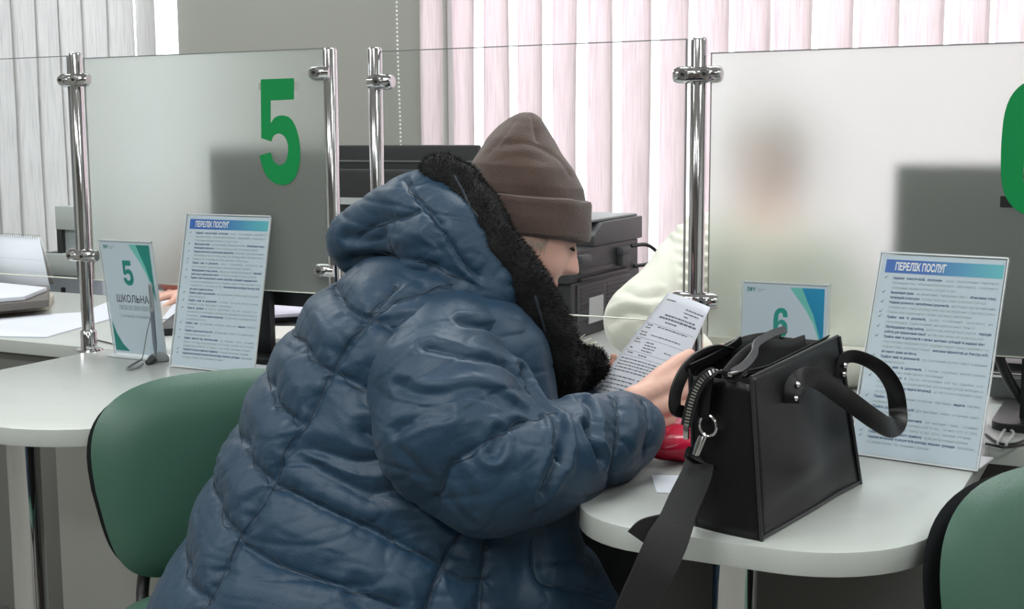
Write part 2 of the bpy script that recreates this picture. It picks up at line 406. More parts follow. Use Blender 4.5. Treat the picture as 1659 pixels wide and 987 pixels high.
# vertical blinds ---------------------------------------------------------
def blind(xa, xb, pitch, phi, m, label, z0, jit, seed, extra=0):
    rnd = random.Random(seed); r = root('vertical_blind', ((xa+xb)/2, Y1-.09, z0), label, 'blind', 'vertical blinds at the windows')
    MB().bb((xa-.03, Y1-.13, WT+.02), (xb+.03, Y1-.06, WT+.06)).build('head_rail', M_FRAME, r)
    n = int((xb-xa)/pitch)
    for i in range(n):
        x = xb-pitch*(i+.5); a = math.radians(phi+rnd.uniform(-jit, jit)+(extra if i == 0 else 0)); hw = .0735; tw = rnd.uniform(-.02, .02)
        g = MB(); cols = 7; rows = 14; vs = []
        for j in range(rows+1):
            z = z0+(WT+.02-z0)*j/rows
            for k in range(cols+1):
                s_ = -1+2*k/cols; aa = a+tw*math.sin(j*.5+i); bow = .006*(1-s_*s_)+.003*math.sin(j*.7+i*2+k*.4)
                vs.append((x+math.cos(aa)*s_*hw-math.sin(aa)*bow, Y1-.095+math.sin(aa)*s_*hw+math.cos(aa)*bow, z))
        fs = [(j*(cols+1)+k, j*(cols+1)+k+1, (j+1)*(cols+1)+k+1, (j+1)*(cols+1)+k) for j in range(rows) for k in range(cols)]
        g.add(vs, fs); o = g.build('slat', m, r)
        md = o.modifiers.new('thickness', 'SOLIDIFY'); md.thickness = .0008
    return r
b1 = blind(X0+.14, P0-.02, .139, 4, M_SLAT2, 'vertical blind with closed pale slats left of the grey wall pier', .58, 4, 3, -20)
b2 = blind(P1-.07, X1-.32, .135, -27, M_SLAT, 'vertical blind with half-open pink-white slats right of the grey wall pier', .58, 4, 5)
ch = MB(); cx = P1-.045
for k in range(110): ch.sphere((cx+.004*math.sin(k*.1), Y1-.10, .95+k*.0155), .0045, None, 6, 4)
ch.build('bead_chain', M_WHITE, b2)

# ceiling lights ----------------------------------------------------------
def ceiling_light():
    r = root('ceiling_light', (0, 0, 0), 'flush rectangular ceiling panel light', 'ceiling light', 'ceiling panel lights'); r['local'] = 1
    f = MB()
    for a, b in (((-.62, -.32), (.62, -.29)), ((-.62, .29), (.62, .32)), ((-.62, -.32), (-.59, .32)), ((.59, -.32), (.62, .32))): f.bb((a[0], a[1], -.04), (b[0], b[1], 0))
    f.build('light_frame', M_WHITE, r); MB().bb((-.59, -.29, -.03), (.59, .29, -.012)).build('diffuser', M_LAMP, r); return r
def copy_tree(o, parent=None):
    c = o.copy(); COL.objects.link(c); c.parent = parent
    for chd in list(o.children): copy_tree(chd, c)
    return c
cl = ceiling_light()
for i, (x, y) in enumerate(LAMPS):
    o = cl if i == 0 else copy_tree(cl)
    o.location = (x, y, CEIL)

# ================================================================== DESKS
DZ = .75; TH = .032
def rounded(x0, x1, y0, y1, rl, rr, n=10):
    """counter outline, back edge y1 square, front corners rounded with radii rl, rr"""
    p = [(x1, y1), (x0, y1)]
    p += [(x0+rl-rl*math.cos(t), y0+rl-rl*math.sin(t)) for t in [PI/2*k/n for k in range(n+1)]]
    p += [(x1-rr+rr*math.sin(t), y0+rr-rr*math.cos(t)) for t in [PI/2*k/n for k in range(n+1)]]
    return p
def customer_desk(x0, x1, yf, rl, rr, legx, legy, panelx, pm, label, yb=-.066):
    r = root('customer_desk', ((x0+x1)/2, yf/2, 0), label, 'desk', 'customer desks in front of the screens')
    t = MB().prism(rounded(x0, x1, yf, yb, rl, rr), (1, 0, 0), (0, 1, 0), (0, 0, 1), (0, 0, DZ-TH), TH)
    t.build('tabletop', M_DESK, r, bevel=.003)
    l = MB().tube([(legx, legy, .02), (legx, legy, DZ-TH)], .03, 32); l.tube([(legx, legy, 0), (legx, legy, .02)], .045, 24); l.tube([(legx, legy, DZ-TH-.012), (legx, legy, DZ-TH)], .05, 24)
    l.build('leg', M_CHROME, r, angle=60)
    MB().bb((panelx[0], -.10, .05), (panelx[1], -.075, DZ-TH)).build('modesty_panel', pm, r, smooth=False)
    return r
fl = onz(1340, 908); YF = -.70
x6l, x6r = onz(888, 836).x, onz(1497, 862).x+.015
L5 = onz(30, 730)
customer_desk(onz(0, 599).x, -1.0, -.675, .12, .26, ony(44, 850, -.56).x, -.56, (-1.73, -1.02), M_DESKEDGE, 'pale grey rounded desk with chrome leg, left, carrying card number 5', .028)
customer_desk(x6l, x6r, -.735, .13, .17, ony(1191, 940, -.62).x, -.62, (x6l+.02, x6r-.02), M_DARKPANEL, 'pale grey rounded desk with chrome leg, right, carrying the black handbag')
def clerk_desk(x0, x1, label, m=M_DESK, yb=-.064):
    r = root('clerk_desk', ((x0+x1)/2, .4, 0), label, 'desk', 'clerk desks behind the screens')
    MB().bb((x0, yb, DZ-TH), (x1, .82, DZ)).build('tabletop', m, r, bevel=.002)
    MB().bb((x0+.02, .05, .04), (x1-.02, .075, DZ-TH)).build('front_panel', M_DARKPANEL, r, smooth=False)
    MB().bb((x0+.005, .06, 0), (x0+.03, .80, DZ-TH)).build('side_panel', M_DESKEDGE, r, smooth=False)
    MB().bb((x1-.03, .06, 0), (x1-.005, .80, DZ-TH)).build('side_panel', M_DESKEDGE, r, smooth=False)
clerk_desk(-3.4, -.952, 'long pale grey clerk desk behind the left screen with papers on it', M_DESK, .03)
clerk_desk(-.948, 1.1, 'long pale grey clerk desk behind the right screen with the black printer')

# ================================================================== SCREENS
def pole(x, ztop, label, y=0):
    r = root('screen_post', (x, y, DZ), label, 'post', 'chrome posts carrying the glass screens')
    p = MB().tube([(x, y, DZ+.004), (x, y, ztop-.004), (x, y, ztop)], [.0145, .0145, .012], 24); p.build('post', M_CHROME, r, angle=60)
    b = MB().tube([(x, y, DZ), (x, y, DZ+.004)], [.032, .030], 28); b.tube([(x, y, DZ+.004), (x, y, DZ+.045), (x, y, DZ+.05)], [.019, .019, .0148], 24)
    b.build('base_flange', M_CHROME, r, angle=60); return r
def clamp(r, x, z, side, y=0):
    """rounded glass clamp; side -1/+1 reaches left/right"""
    m = MB(); n = 12; L = .052
    prof = [(0, .0165), (.012, .0185), (.03, .0175), (.044, .016), (.052, .011)]
    m.tube([(x+side*(a-.008), y-.004, z) for a, b in prof], [(.0155 if a < .05 else .012, b) for a, b in prof], 16, flat=(0, 0, 1))
    c = m.build('glass_clamp', M_CHROME, r, angle=50)
    s = MB().tube([(x+side*.020, y-.030, z), (x+side*.020, y-.017, z)], .0085, 16); s.tube([(x+side*.020, y-.0305, z), (x+side*.020, y-.029, z)], [.009, .007], 16)
    s.build('screw', M_STEEL, c, angle=50); k = MB().tube([(x+side*.020, y-.0325, z), (x+side*.020, y-.030, z)], .0035, 6); k.build('hex_socket', M_BLACK, c)
xp = [ony(146, 545).x, ony(534, 80).x, ony(607, 78).x, ony(1133, 62).x]
xp[0] = (ony(146, 545).x+ony(119, 90).x)/2
z1, z2, z3, z4 = ony(118, 86).z, ony(533, 78).z, ony(606, 77).z, ony(1133, 61).z
q1 = pole(xp[0], z1, 'chrome post left of the frosted screen with the green 5')
q2 = pole(xp[1], z2, 'chrome post right of the frosted screen with the green 5')
q3 = pole(xp[2], z3, 'chrome post holding the left end of the clear screen')
q4 = pole(xp[3], z4, 'chrome post between the clear screen and the green 6 screen')
for r, x, px, ys, sides in ((q1, xp[0], 120, (130,), (-1, 1)), (q1, xp[0], 130, (413,), (-1, 1)), (q2, xp[1], 533, (118,), (-1,)), (q2, xp[1], 535, (438,), (-1,)),
                            (q3, xp[2], 606, (133,), (1,)), (q3, xp[2], 606, (455,), (1,)), (q4, xp[3], 1133, (121,), (-1, 1)), (q4, xp[3], 1128, (486,), (-1, 1))):
    for yy in ys:
        for sd in sides: clamp(r, x, ony(px, yy).z, sd)
def screen(xa, xb, za, zb, m, name, label, em=None):
    o = MB().bb((xa, -.004, za), (xb, .004, zb)).build(name, m, origin=((xa+xb)/2, 0, za), smooth=False)
    return tag(o, label, 'screen')
zt5 = (ony(135, 93).z+ony(525, 80).z)/2; zb5 = (ony(149, 453).z+ony(505, 474).z)/2
s5 = screen(ony(136, 93).x, ony(524, 80).x, zb5, zt5, M_FROST, 'frosted_screen', 'frosted glass screen bearing a large green 5')
xa6 = ony(1153, 88).x; zt6 = ony(1300, 81).z; zb6 = (ony(1153, 543).z+ony(1380, 561).z)/2
s6 = screen(xa6, xa6+.95, zb6, zt6, M_FROST, 'frosted_screen', 'frosted glass screen bearing a large green 6 cut by the right picture edge')
ztm = (ony(650, 77).z+ony(1113, 69).z)/2; zbm = ony(1000, 515).z
sc = screen(ony(618, 76).x, ony(1113, 69).x, zbm, ztm, M_GLASS, 'clear_screen', 'clear glass screen behind the person, in front of the black printer')
sl = screen(ony(110, 93).x-.95, ony(110, 93).x, zb5, ony(60, 93).z, M_GLASS, 'clear_screen', 'clear glass screen running out at the left picture edge')
# polished glass edges
M_EDGE = mat('polished_glass_edge', (176, 190, 182), .2)
for s_, xa, xb, za, zb in ((s5, ony(136, 93).x, ony(524, 80).x, zb5, zt5), (s6, xa6, xa6+.95, zb6, zt6), (sc, ony(618, 76).x, ony(1113, 69).x, zbm, ztm), (sl, ony(110, 93).x-.95, ony(110, 93).x, zb5, ony(60, 93).z)):
    e = MB(); e.bb((xa, -.0045, za-.0012), (xb, .0045, za+.0006))
    o = MB(); o.v = e.v; o.f = e.f; o.mi = e.mi; o.build('bottom_edge', mat('bright_glass_edge', (225, 228, 215), .3), s_, smooth=False)
    if s_ in (s5, s6):
        MB().bb((xa-.0005, -.0042, zb-.0012), (xb, .0042, zb+.0006)).build('top_edge', M_MGREY, s_, smooth=False)
    else:
        MB().bb((xa-.0005, -.0042, zb-.0008), (xb, .0042, zb+.0006)).build('top_edge', M_MGREY, s_, smooth=False)
        MB().bb((xb-.0008, -.0042, za), (xb+.0006, .0042, zb)).build('side_edge', M_MGREY, s_, smooth=False)
# green digits
five_c = [(1043,318),(1043,318),(1043,318),(1109,315),(1175,313),(1175,313),(1175,313),(1175,355),(1175,398),(1175,398),(1175,398),(1128,400),(1082,402),(1082,402),(1082,402),(1082,450),(1082,495),(1082,495),(1098,468),(1130,459),(1166,472),(1192,530),(1203,610),(1195,680),(1170,728),(1130,745),(1085,727),(1055,690),(1038,623),(1038,623),(1038,623),(1062,615),(1083,610),(1083,610),(1092,645),(1115,663),(1140,655),(1153,618),(1152,570),(1135,540),(1112,532),(1092,543),(1085,566),(1085,566),(1065,559),(1045,553),(1045,553),(1045,553),(1044,436)]
l5 = []
for x, y in five_c: p = ony(x*.4052, y*.4052, -.0055); l5.append((p.x, p.z))
l5 = chaikin(l5, 2); o5 = l5[0]
v, f = outline_mesh([[(a-o5[0], b-o5[1]) for a, b in l5]], .001)
MD = Matrix.Translation((o5[0], -.0056, o5[1])) @ Matrix.Rotation(PI/2, 4, 'X')
MB().add([MD @ q for q in v], f).build('number_decal', M_GREEN, s5, smooth=False)
for px0, py0, px1, py1 in ((419, 134, 424, 146), (476, 132, 483, 147)):
    a, b = ony(px0, py1, -.005), ony(px1, py0, -.005); MB().bb((a.x, -.0048, a.z), (b.x, -.0044, b.z)).build('tape', M_TAPE, s5, smooth=False)
six = [(.59,.70),(.59,.70),(.57,.88),(.45,.98),(.30,1),(.13,.95),(.02,.80),(0,.5),(.02,.2),(.13,.05),(.3,0),(.47,.05),(.58,.18),(.6,.33),(.57,.5),(.46,.6),(.33,.62),(.24,.59),(.2,.54),(.2,.54),(.2,.7),(.22,.8),(.3,.85),(.38,.81),(.4,.70),(.4,.70)]
sixh = [(.3,.49),(.38,.45),(.41,.32),(.38,.19),(.3,.14),(.22,.19),(.19,.32),(.22,.45)]
six = chaikin(six, 2); sixh = chaikin(sixh, 2)
p6 = ony(1621, 240, -.0056); h6 = .222
v, f = outline_mesh([[(x*h6*.82, y*h6) for x, y in six], [(x*h6*.82, y*h6) for x, y in sixh]], .001)
MD = Matrix.Translation((p6.x, -.0056, ony(1660, 352, -.0056).z)) @ Matrix.Rotation(PI/2, 4, 'X')
MB().add([MD @ q for q in v], f).build('number_decal', M_GREEN, s6, smooth=False)
a, b = ony(1620, 336, -.0045), ony(1633, 318, -.0045)
MB().bb((a.x, -.0048, a.z), (b.x+.06, -.0042, b.z)).build('tape', M_BLACK, s6, smooth=False)

# ================================================================== SIGN HOLDERS
LINES = [(1, [('Надання   консультацій,   роз’яснень', 1, .10, .53), ('щодо   застосування   пенсійного', 0, .56, 1.0)]),
 (0, [('законодавства,   загальнообов’язкового   державного   соціального', 0, .10, 1.0)]),
 (0, [('страхування, надання житлових субсидій та пільг', 0, .10, .66)]),
 (1, [('Визначення права', 1, .10, .30), ('на призначення / перерахунок пенсії,', 0, .33, .76), ('обчислення стажу,', 1, .78, 1.0)]),
 (0, [('попередній розрахунок', 1, .10, .36), ('розміру майбутньої пенсії та житлової субсидії', 0, .38, .92)]),
 (1, [('Надання допомоги у витребуванні документів,', 1, .10, .62), ('необхідних для призначення', 0, .64, 1.0)]),
 (0, [('(перерахунку) пенсії, розгляду заяви про підтвердження страхового стажу', 0, .10, 1.0)]),
 (1, [('Прийом заяв та документів з питань пенсійного забезпечення', 0, .10, .82)]),
 (1, [('Прийом   заяв   та   документів,', 1, .10, .44), ('щодо   отримання   допомоги   на', 0, .47, 1.0)]),
 (0, [('поховання, одержання неодержаної пенсії', 0, .10, .86)]),
 (1, [('Підтвердження стажу роботи,', 1, .10, .44), ('набутого на території інших держав,', 0, .46, .88), ('періодів', 1, .90, 1.0)]),
 (0, [('роботи для призначення пенсії', 1, .10, .46), ('на пільгових умовах або за вислугу років', 0, .48, .94)]),
 (1, [('Прийом заяв та документів з питань житлових субсидій та надання пільг', 1, .10, .96)]),
 (0, [('оплату житлово-комунальних послуг, придбання твердого палива, скрапленого газу', 0, .10, 1.0)]),
 (0, [('та інших пільг, побутових потреб,', 0, .10, .52), ('внесення відомостей до Реєстру осіб,', 1, .54, 1.0)]),
 (0, [('які мають право на пільги.', 1, .10, .41)]),
 (1, [('Прийом заяв та документів', 1, .10, .44), ('про припинення виплати пенсії та надання', 0, .46, 1.0)]),
 (0, [('відомостей про особу', 0, .10, .32)]),
 (1, [('Прийом  заяв  та  документів', 1, .10, .47), ('з  питань  страхових  виплат  особам', 0, .50, 1.0)]),
 (0, [('сімейного стану, зміни адреси проживання', 0, .10, .66)]),
 (1, [('Видача   довідок   з', 1, .10, .35), ('Реєстру   застрахованих   осіб   про   страховий   стаж,', 0, .38, 1.0)]),
 (0, [('заробітну плату та інших довідок, необхідних для отримання субсидії, необхідних за', 0, .10, 1.0)]),
 (0, [('місцем вимоги,', 0, .10, .26), ('а також видача інформації,', 1, .28, .58), ('що міститься в пенсійній справі', 0, .60, 1.0)]),
 (0, [('застрахованої особи', 0, .10, .36)]),
 (1, [('Прийом  заяв', 1, .10, .26), ('на  отримання  посвідчень  пенсіонера,', 0, .29, .76), ('видача', 1, .78, .87), ('пенсійних', 0, .89, 1.0)]),
 (0, [('посвідчень', 0, .10, .22)]),
 (1, [('Прийом документів від осіб', 1, .10, .46), ('для внесення / зміни / уточнення даних', 0, .48, 1.0)]),
 (0, [('стосовно застрахованих осіб', 0, .10, .44)]),
 (1, [('Прийом  звітності  від  страхувальників', 1, .10, .54), ('для  внесення  /  зміни  /  уточнення', 0, .57, 1.0)]),
 (0, [('даних стосовно застрахованих осіб та від фізичних осіб за себе', 0, .10, 1.0)]),
 (0, [('надання відомостей про  інформації  в  базі  обліку,  внесення  уточнень', 0, .10, .96)]),
 (1, [('Сервісні послуги виїзного прийому', 1, .10, .56), ('за місцем проживання громадян', 0, .58, .94)]),
 (1, [('Надання інформації та результатів розгляду звернень громадян', 1, .10, .84), ('відповідно', 0, .86, 1.0)]),
 (0, [('до Закону України “Про звернення громадян”', 0, .10, .64)])]
def grad_mat():
    m = bpy.data.materials.new('blue_teal_gradient_print'); m.use_nodes = True; nt = m.node_tree; b = nt.nodes['Principled BSDF']
    tc = nt.nodes.new('ShaderNodeTexCoord'); sx = nt.nodes.new('ShaderNodeSeparateXYZ'); cr = nt.nodes.new('ShaderNodeValToRGB')
    cr.color_ramp.elements[0].position = .35; cr.color_ramp.elements[0].color = lin(48, 98, 178)+(1,)
    cr.color_ramp.elements[1].position = 1; cr.color_ramp.elements[1].color = lin(90, 180, 190)+(1,)
    nt.links.new(tc.outputs['Generated'], sx.inputs[0]); nt.links.new(sx.outputs[0], cr.inputs[0]); nt.links.new(cr.outputs[0], b.inputs['Base Color']); b.inputs['Roughness'].default_value = .5; return m
M_GRAD = grad_mat()
M_ACRYL = clear_glass(); M_ACRYL.name = 'clear_acrylic'
M_AEDGE = mat('acrylic_edge', (200, 206, 210), .25)
def poster_stand(bl, br, tl, label, foot=.09):
    """A4 sheet in a leaning clear holder, built in its own plane"""
    bl, br, tl = Vector(bl), Vector(br), Vector(tl); wv = br-bl; wd_ = wv.length; hv = tl-bl; M = frame(bl, wv, hv); h = hv.dot(M.col[1].to_3d())
    r = root('sign_holder', (bl+br)/2, label, 'sign', 'leaning service list signs')
    def P(x0, y0, x1, y1, z0, z1): 
        m = MB().bb((x0, y0, z0), (x1, y1, z1)); m.v = [M @ q for q in m.v]; return m
    P(.004, .004, wd_-.004, h-.004, -.001, 0).build('service_list_sheet', M_PAPERB, r, smooth=False)
    P(0, 0, wd_, h, .0005, .0022).build('acrylic_front', M_ACRYL, r, smooth=False)
    e = MB()
    for a in ((0, h-.0025, wd_, h), (wd_-.002, 0, wd_, h), (0, 0, .002, h), (0, 0, wd_, .003)): e2 = P(*a, -.0015, .003); e.add(e2.v, e2.f)
    e.build('acrylic_edge', M_AEDGE, r, smooth=False)
    # foot folded back along the desk
    n = M.col[2].to_3d(); back = Vector((-n.x, -n.y, 0)).normalized(); wn = wv.normalized()
    ft = MB(); c0 = bl+wn*.002; vs = [c0, c0+wn*(wd_-.004), c0+wn*(wd_-.004)+back*foot, c0+back*foot]
    ft.add([v_+Vector((0, 0, .0005)) for v_ in vs]+[v_+Vector((0, 0, .0028)) for v_ in vs], [(3, 2, 1, 0), (4, 5, 6, 7), (0, 1, 5, 4), (1, 2, 6, 5), (2, 3, 7, 6), (3, 0, 4, 7)])
    ft.build('acrylic_foot', M_AEDGE, r, smooth=False)
    P(.012, h-.034, wd_-.006, h-.012, -.0002, .0003).build('header_band', M_GRAD, r, smooth=False)
    t = MB(); put_text(t, 'ПЕРЕЛІК ПОСЛУГ', .028, .028+(wd_*.40), h-.0290, .0125, .00035, .03, M); t.build('header_lettering', M_WHITE, r, smooth=False)
    A = wd_*.045; B = wd_-.010; tb, tg, tk = MB(), MB(), MB(); n = len(LINES); y0 = h-.044; dy = (h-.044-.018)/(n-.5)
    for i, (chk, segs) in enumerate(LINES):
        y = y0-i*dy
        if chk:
            x = A+.004-0*i; v, f = outline_mesh([[(0, .0022), (.0010, .0026), (.0018, .0012), (.0046, .0050), (.0052, .0048), (.0019, 0)]], .0002) if i == 0 else CHK
            if i == 0: globals()['CHK'] = (v, f)
            tk.add([M @ (q+Vector((x, y, .0004))) for q in v], f)
        for s_, bold, a, b in segs:
            xa = A+(B-A)*a; xb = A+(B-A)*b
            put_text(tb if bold else tg, s_, xa, xb, y, dy*.50, .00035, .03 if bold else .0, M)
    tb.build('bold_print', M_INK, r, smooth=False); tg.build('light_print', M_INKG, r, smooth=False); tk.build('check_marks', M_INKK, r, smooth=False)
    return r
def stand_pts(pbl, pbr, ptl):
    bl, br = onz(*pbl), onz(*pbr); bl.z = br.z = DZ+.001
    wv = (br-bl).normalized(); up_ = Vector((0, 0, 1)); back = Vector((-wv.y, wv.x, 0))
    if back.y < 0: back = -back
    # lean so that the top-left corner falls on the photographed ray while staying at right angles to the foot
    k = ray(*ptl)
    nrm = wv; t = (bl-CAM).dot(nrm)/k.dot(nrm); p = CAM+k*t
    return bl, br, p
bl, br, tl = stand_pts((1373, 736), (1585, 766), (1427, 408))
poster_stand(bl, br, tl, 'leaning sheet of services in clear holder on the right desk behind the handbag')
yb5 = -.088; bl5, br5 = ony(275, 593, yb5), ony(412, 601, yb5); bl5.z = br5.z = DZ+.001; tl5 = Vector((bl5.x, -.014, ony(311, 346, -.014).z))
poster_stand(bl5, br5, tl5, 'leaning sheet of services in clear holder on the left desk beside the tethered pen')

def card_stand(pbl, pbr, topz, lean, digit, label, cols, names, z=DZ, x_bl=None):
    bl, br = (pbl, pbr) if isinstance(pbl, Vector) else (onz(*pbl), onz(*pbr)); bl.z = br.z = z+.001
    wv = (br-bl); wd_ = wv.length; back = Vector((-wv.y, wv.x, 0)).normalized(); back = -back if back.y < 0 else back
    hv = Vector((0, 0, topz-z))+back*lean; M = frame(bl, wv, hv); h = hv.length
    r = root('name_card_holder', (bl+br)/2, label, 'sign')
    def P(x0, y0, x1, y1, z0, z1):
        m = MB().bb((x0, y0, z0), (x1, y1, z1)); m.v = [M @ q for q in m.v]; return m
    P(.004, .008, wd_-.004, h-.003, -.0008, 0).build('card', M_PAPERB, r, smooth=False)
    P(0, 0, wd_, h, .0004, .002).build('acrylic_front', M_ACRYL, r, smooth=False)
    e = MB()
    for a in ((0, h-.002, wd_, h), (wd_-.0015, 0, wd_, h), (0, 0, .0015, h)): e2 = P(*a, -.001, .0025); e.add(e2.v, e2.f)
    e.build('acrylic_edge', M_AEDGE, r, smooth=False)
    ft = MB(); c0 = bl; wn = wv.normalized(); vs = [c0-wn*.006-back*.02, c0+wn*(wd_+.004)-back*.02, c0+wn*(wd_+.004)+back*.05, c0-wn*.006+back*.05]
    ft.add([v_+Vector((0, 0, .0)) for v_ in vs]+[v_+Vector((0, 0, .003)) for v_ in vs], [(3, 2, 1, 0), (4, 5, 6, 7), (0, 1, 5, 4), (1, 2, 6, 5), (2, 3, 7, 6), (3, 0, 4, 7)])
    ft.build('acrylic_foot', M_AEDGE, r, smooth=False)
    def flat(name, pts, m, zz):
        v, f = outline_mesh([pts], .0002); MB().add([M @ (q+Vector((0, 0, zz))) for q in v], f).build(name, m, r, smooth=False)
    w_, H_ = wd_-.008, h
    c = lambda x, y: (.004+w_*x, H_*y)
    q = [c(.56, .965), c(.95, .965), c(.95, .50)]
    flat('corner_swoosh', [c(.96, .965), c(.96, .50), c(.90, .62), c(.84, .72), c(.74, .82), c(.60, .93), c(.56, .965)], cols[0], .0001)
    flat('corner_swoosh', [c(.96, .965), c(.96, .50), c(.91, .64), c(.84, .78), c(.76, .88), c(.70, .965)], cols[1], .0003)
    if names:
        flat('bottom_swoosh', [c(.02, .05), c(.02, .30), c(.08, .20), c(.18, .11), c(.30, .05)], cols[1], .0002)
    t = MB(); put_text(t, 'ПФУ', .004+w_*.05, .004+w_*.15, H_*.925, H_*.028, .0003, .04, M); t.build('logo_lettering', M_TEALD, r, smooth=False)
    t = MB(); t2 = P(.004+w_*.17, H_*.938, .004+w_*.26, H_*.944, .0001, .0003); t.add(t2.v, t2.f); t2 = P(.004+w_*.17, H_*.925, .004+w_*.22, H_*.931, .0001, .0003); t.add(t2.v, t2.f); t.build('logo_small_print', M_INKG, r, smooth=False)
    if digit == '6':
        v, f = outline_mesh([[(x, y) for x, y in six], [(x, y) for x, y in sixh]], .0003)
        hh = H_*.22; MB().add([M @ Vector((q_.x*hh*.78+w_*.40, q_.y*hh+H_*.60, .0004)) for q_ in v], f).build('card_number', cols[2], r, smooth=False)
    else:
        t = MB(); x0 = min(a for a, b in l5); x1 = max(a for a, b in l5); ya = min(b for a, b in l5); yb = max(b for a, b in l5)
        v, f = outline_mesh([[((a-x0)/(x1-x0), (b-ya)/(yb-ya)) for a, b in l5]], .0003)
        hh = H_*.21; t.add([M @ Vector((q_.x*w_*.20+w_*.40, q_.y*hh+H_*.62, .0004)) for q_ in v], f); t.build('card_number', cols[2], r, smooth=False)
    if names:
        t = MB(); put_text(t, 'ШКОЛЬНА', .004+w_*.18, .004+w_*.82, H_*.475, H_*.062, .0004, .015, M); t.build('name_lettering', M_INKK, r, smooth=False)
        t = MB(); put_text(t, 'ЛЮБОВ ІВАНІВНА', .004+w_*.20, .004+w_*.86, H_*.41, H_*.037, .0004, .02, M); t.build('second_name_lettering', M_INKG, r, smooth=False)
        t = MB(); put_text(t, 'Головний спеціаліст', .004+w_*.20, .004+w_*.84, H_*.345, H_*.026, .0004, 0, M); t.build('job_title_lettering', M_INKG, r, smooth=False)
    return r
bl = ony(186, 568, -.03); br = ony(271, 575, -.03)
card_stand(bl, br, ony(175, 389, -.065).z, -.035, '5', 'upright teal and white name card reading 5 on the left desk', (M_TEALL, M_TEALD, M_TEALD), True)
# card 6 stands just in front of the right frosted screen
Yc = -.05; a6 = ony(1201, 455, Yc); b6 = ony(1346, 463, Yc)
card_stand(Vector((a6.x, Yc-.01, DZ)), Vector((b6.x, Yc-.01, DZ)), a6.z, .01, '6', 'name card reading 6 with blue-teal corner standing behind the handbag', (M_TEALL, M_BLUEP, M_TEAL), False)

# ================================================================== CHAIRS
def chair_mesh(label):
    """local: pad faces +X, width along Y, z up; origin on the floor under the seat"""
    r = root('chair', (0, 0, 0), label, 'chair', 'green visitor chairs'); r['local'] = 1
    def pad(front, back, scale, zc=.0):
        g = MB(); NU, NV = 40, 28; vs = []
        def outline(t):   # rounded trapezoid, wide round shoulders
            c, s = math.cos(t), math.sin(t)
            ex = 2/(3.0 if s > 0 else 4.6); y = abs(c)**ex*(1 if c > 0 else -1); z = abs(s)**ex*(1 if s > 0 else -1)
            wdt = .24*(1-.07*(1-z)-.06*max(0, -z)); 
            return y*wdt*scale, z*.175*scale
        K = 14; N = 64
        for side in (0, 1):
            for k in range(K+1):
                q = k/K
                for i in range(N):
                    y, z = outline(2*PI*i/N); y *= q; z *= q
                    x = (front if side == 0 else back)*(1-q**6 if q < 1 else 0)*1.0
                    x += .25*y*y*1.6-.12*(z*z)-z*.14
                    vs.append((x, y, z))
        fs = []
        for side in (0, 1):
            o = side*(K+1)*N
            for k in range(K):
                for i in range(N):
                    fs.append((o+k*N+i, o+k*N+(i+1) % N, o+(k+1)*N+(i+1) % N, o+(k+1)*N+i))
        g.add(vs, fs); return g
    off = Vector((-.22, 0, .655))
    a = pad(.035, 0, 1); a.v = [v+off for v in a.v]; a.build('back_cushion', M_GREENV, r, origin=(0, 0, 0))
    b = pad(.004, -.030, 1.0); b.v = [Vector((v.x, v.y, v.z*.95))+off+Vector((-.026, 0, -.004)) for v in b.v]; b.build('back_shell', M_SHELL, r, origin=(0, 0, 0))
    st = MB(); N = 48; K = 10; vs = []
    for side in (1, -1):
        for k in range(K+1):
            q = k/K
            for i in range(N):
                t = 2*PI*i/N; c, s = math.cos(t), math.sin(t); e = 2/3.6
                vs.append((abs(c)**e*(1 if c > 0 else -1)*.215*q, abs(s)**e*(1 if s > 0 else -1)*.225*q, .45+(.03 if side > 0 else -.025)*(1-q**5)))
    fs = [(sd*(K+1)*N+k*N+i, sd*(K+1)*N+k*N+(i+1) % N, sd*(K+1)*N+(k+1)*N+(i+1) % N, sd*(K+1)*N+(k+1)*N+i) for sd in (0, 1) for k in range(K) for i in range(N)]
    st.add(vs, fs).build('seat_cushion', M_GREENV, r, origin=(0, 0, 0))
    for s in (-1, 1):
        MB().tube(cat([(-.20, s*.13, .66), (-.235, s*.13, .52), (-.20, s*.15, .43), (.0, s*.17, .415), (.14, s*.19, .40), (.19, s*.21, .2), (.21, s*.22, .012)], 6), .011, 10).build('front_leg', M_BLACK, r, origin=(0, 0, 0))
        MB().tube(cat([(-.20, s*.17, .42), (-.23, s*.20, .2), (-.26, s*.21, .012)], 5), .011, 10).build('rear_leg', M_BLACK, r, origin=(0, 0, 0))
    for s in (-1, 1): MB().tube([(-.20, s*.17, .415), (.12, s*.19, .405)], .010, 8).build('seat_rail', M_BLACK, r, origin=(0, 0, 0))
    return r
def put_chair(r, px, py, d, fx, label, zc=.675):
    """back pad centre on that ray; fx = facing direction"""
    fx = Vector(fx).normalized(); c = at(px, py, d); R = math.atan2(fx.y, fx.x)
    r.location = (c.x+fx.x*.22, c.y+fx.y*.22, 0); r.rotation_euler = (0, 0, R); r['label'] = label
    return c
fh = Vector((fw.x, fw.y, 0)).normalized(); rh = Vector((rt.x, rt.y, 0)).normalized()
ch1 = chair_mesh('green upholstered chair the seated person sits on')
ch2 = copy_tree(ch1)
c1 = put_chair(ch1, 352, 768, 2.33, rh*.56-fh*.83, 'green upholstered chair with black shell behind the person in the blue coat')
c2 = put_chair(ch2, 1712, 930, 1.65, rh*.50-fh*.87, 'green upholstered chair cut off by the right picture edge')

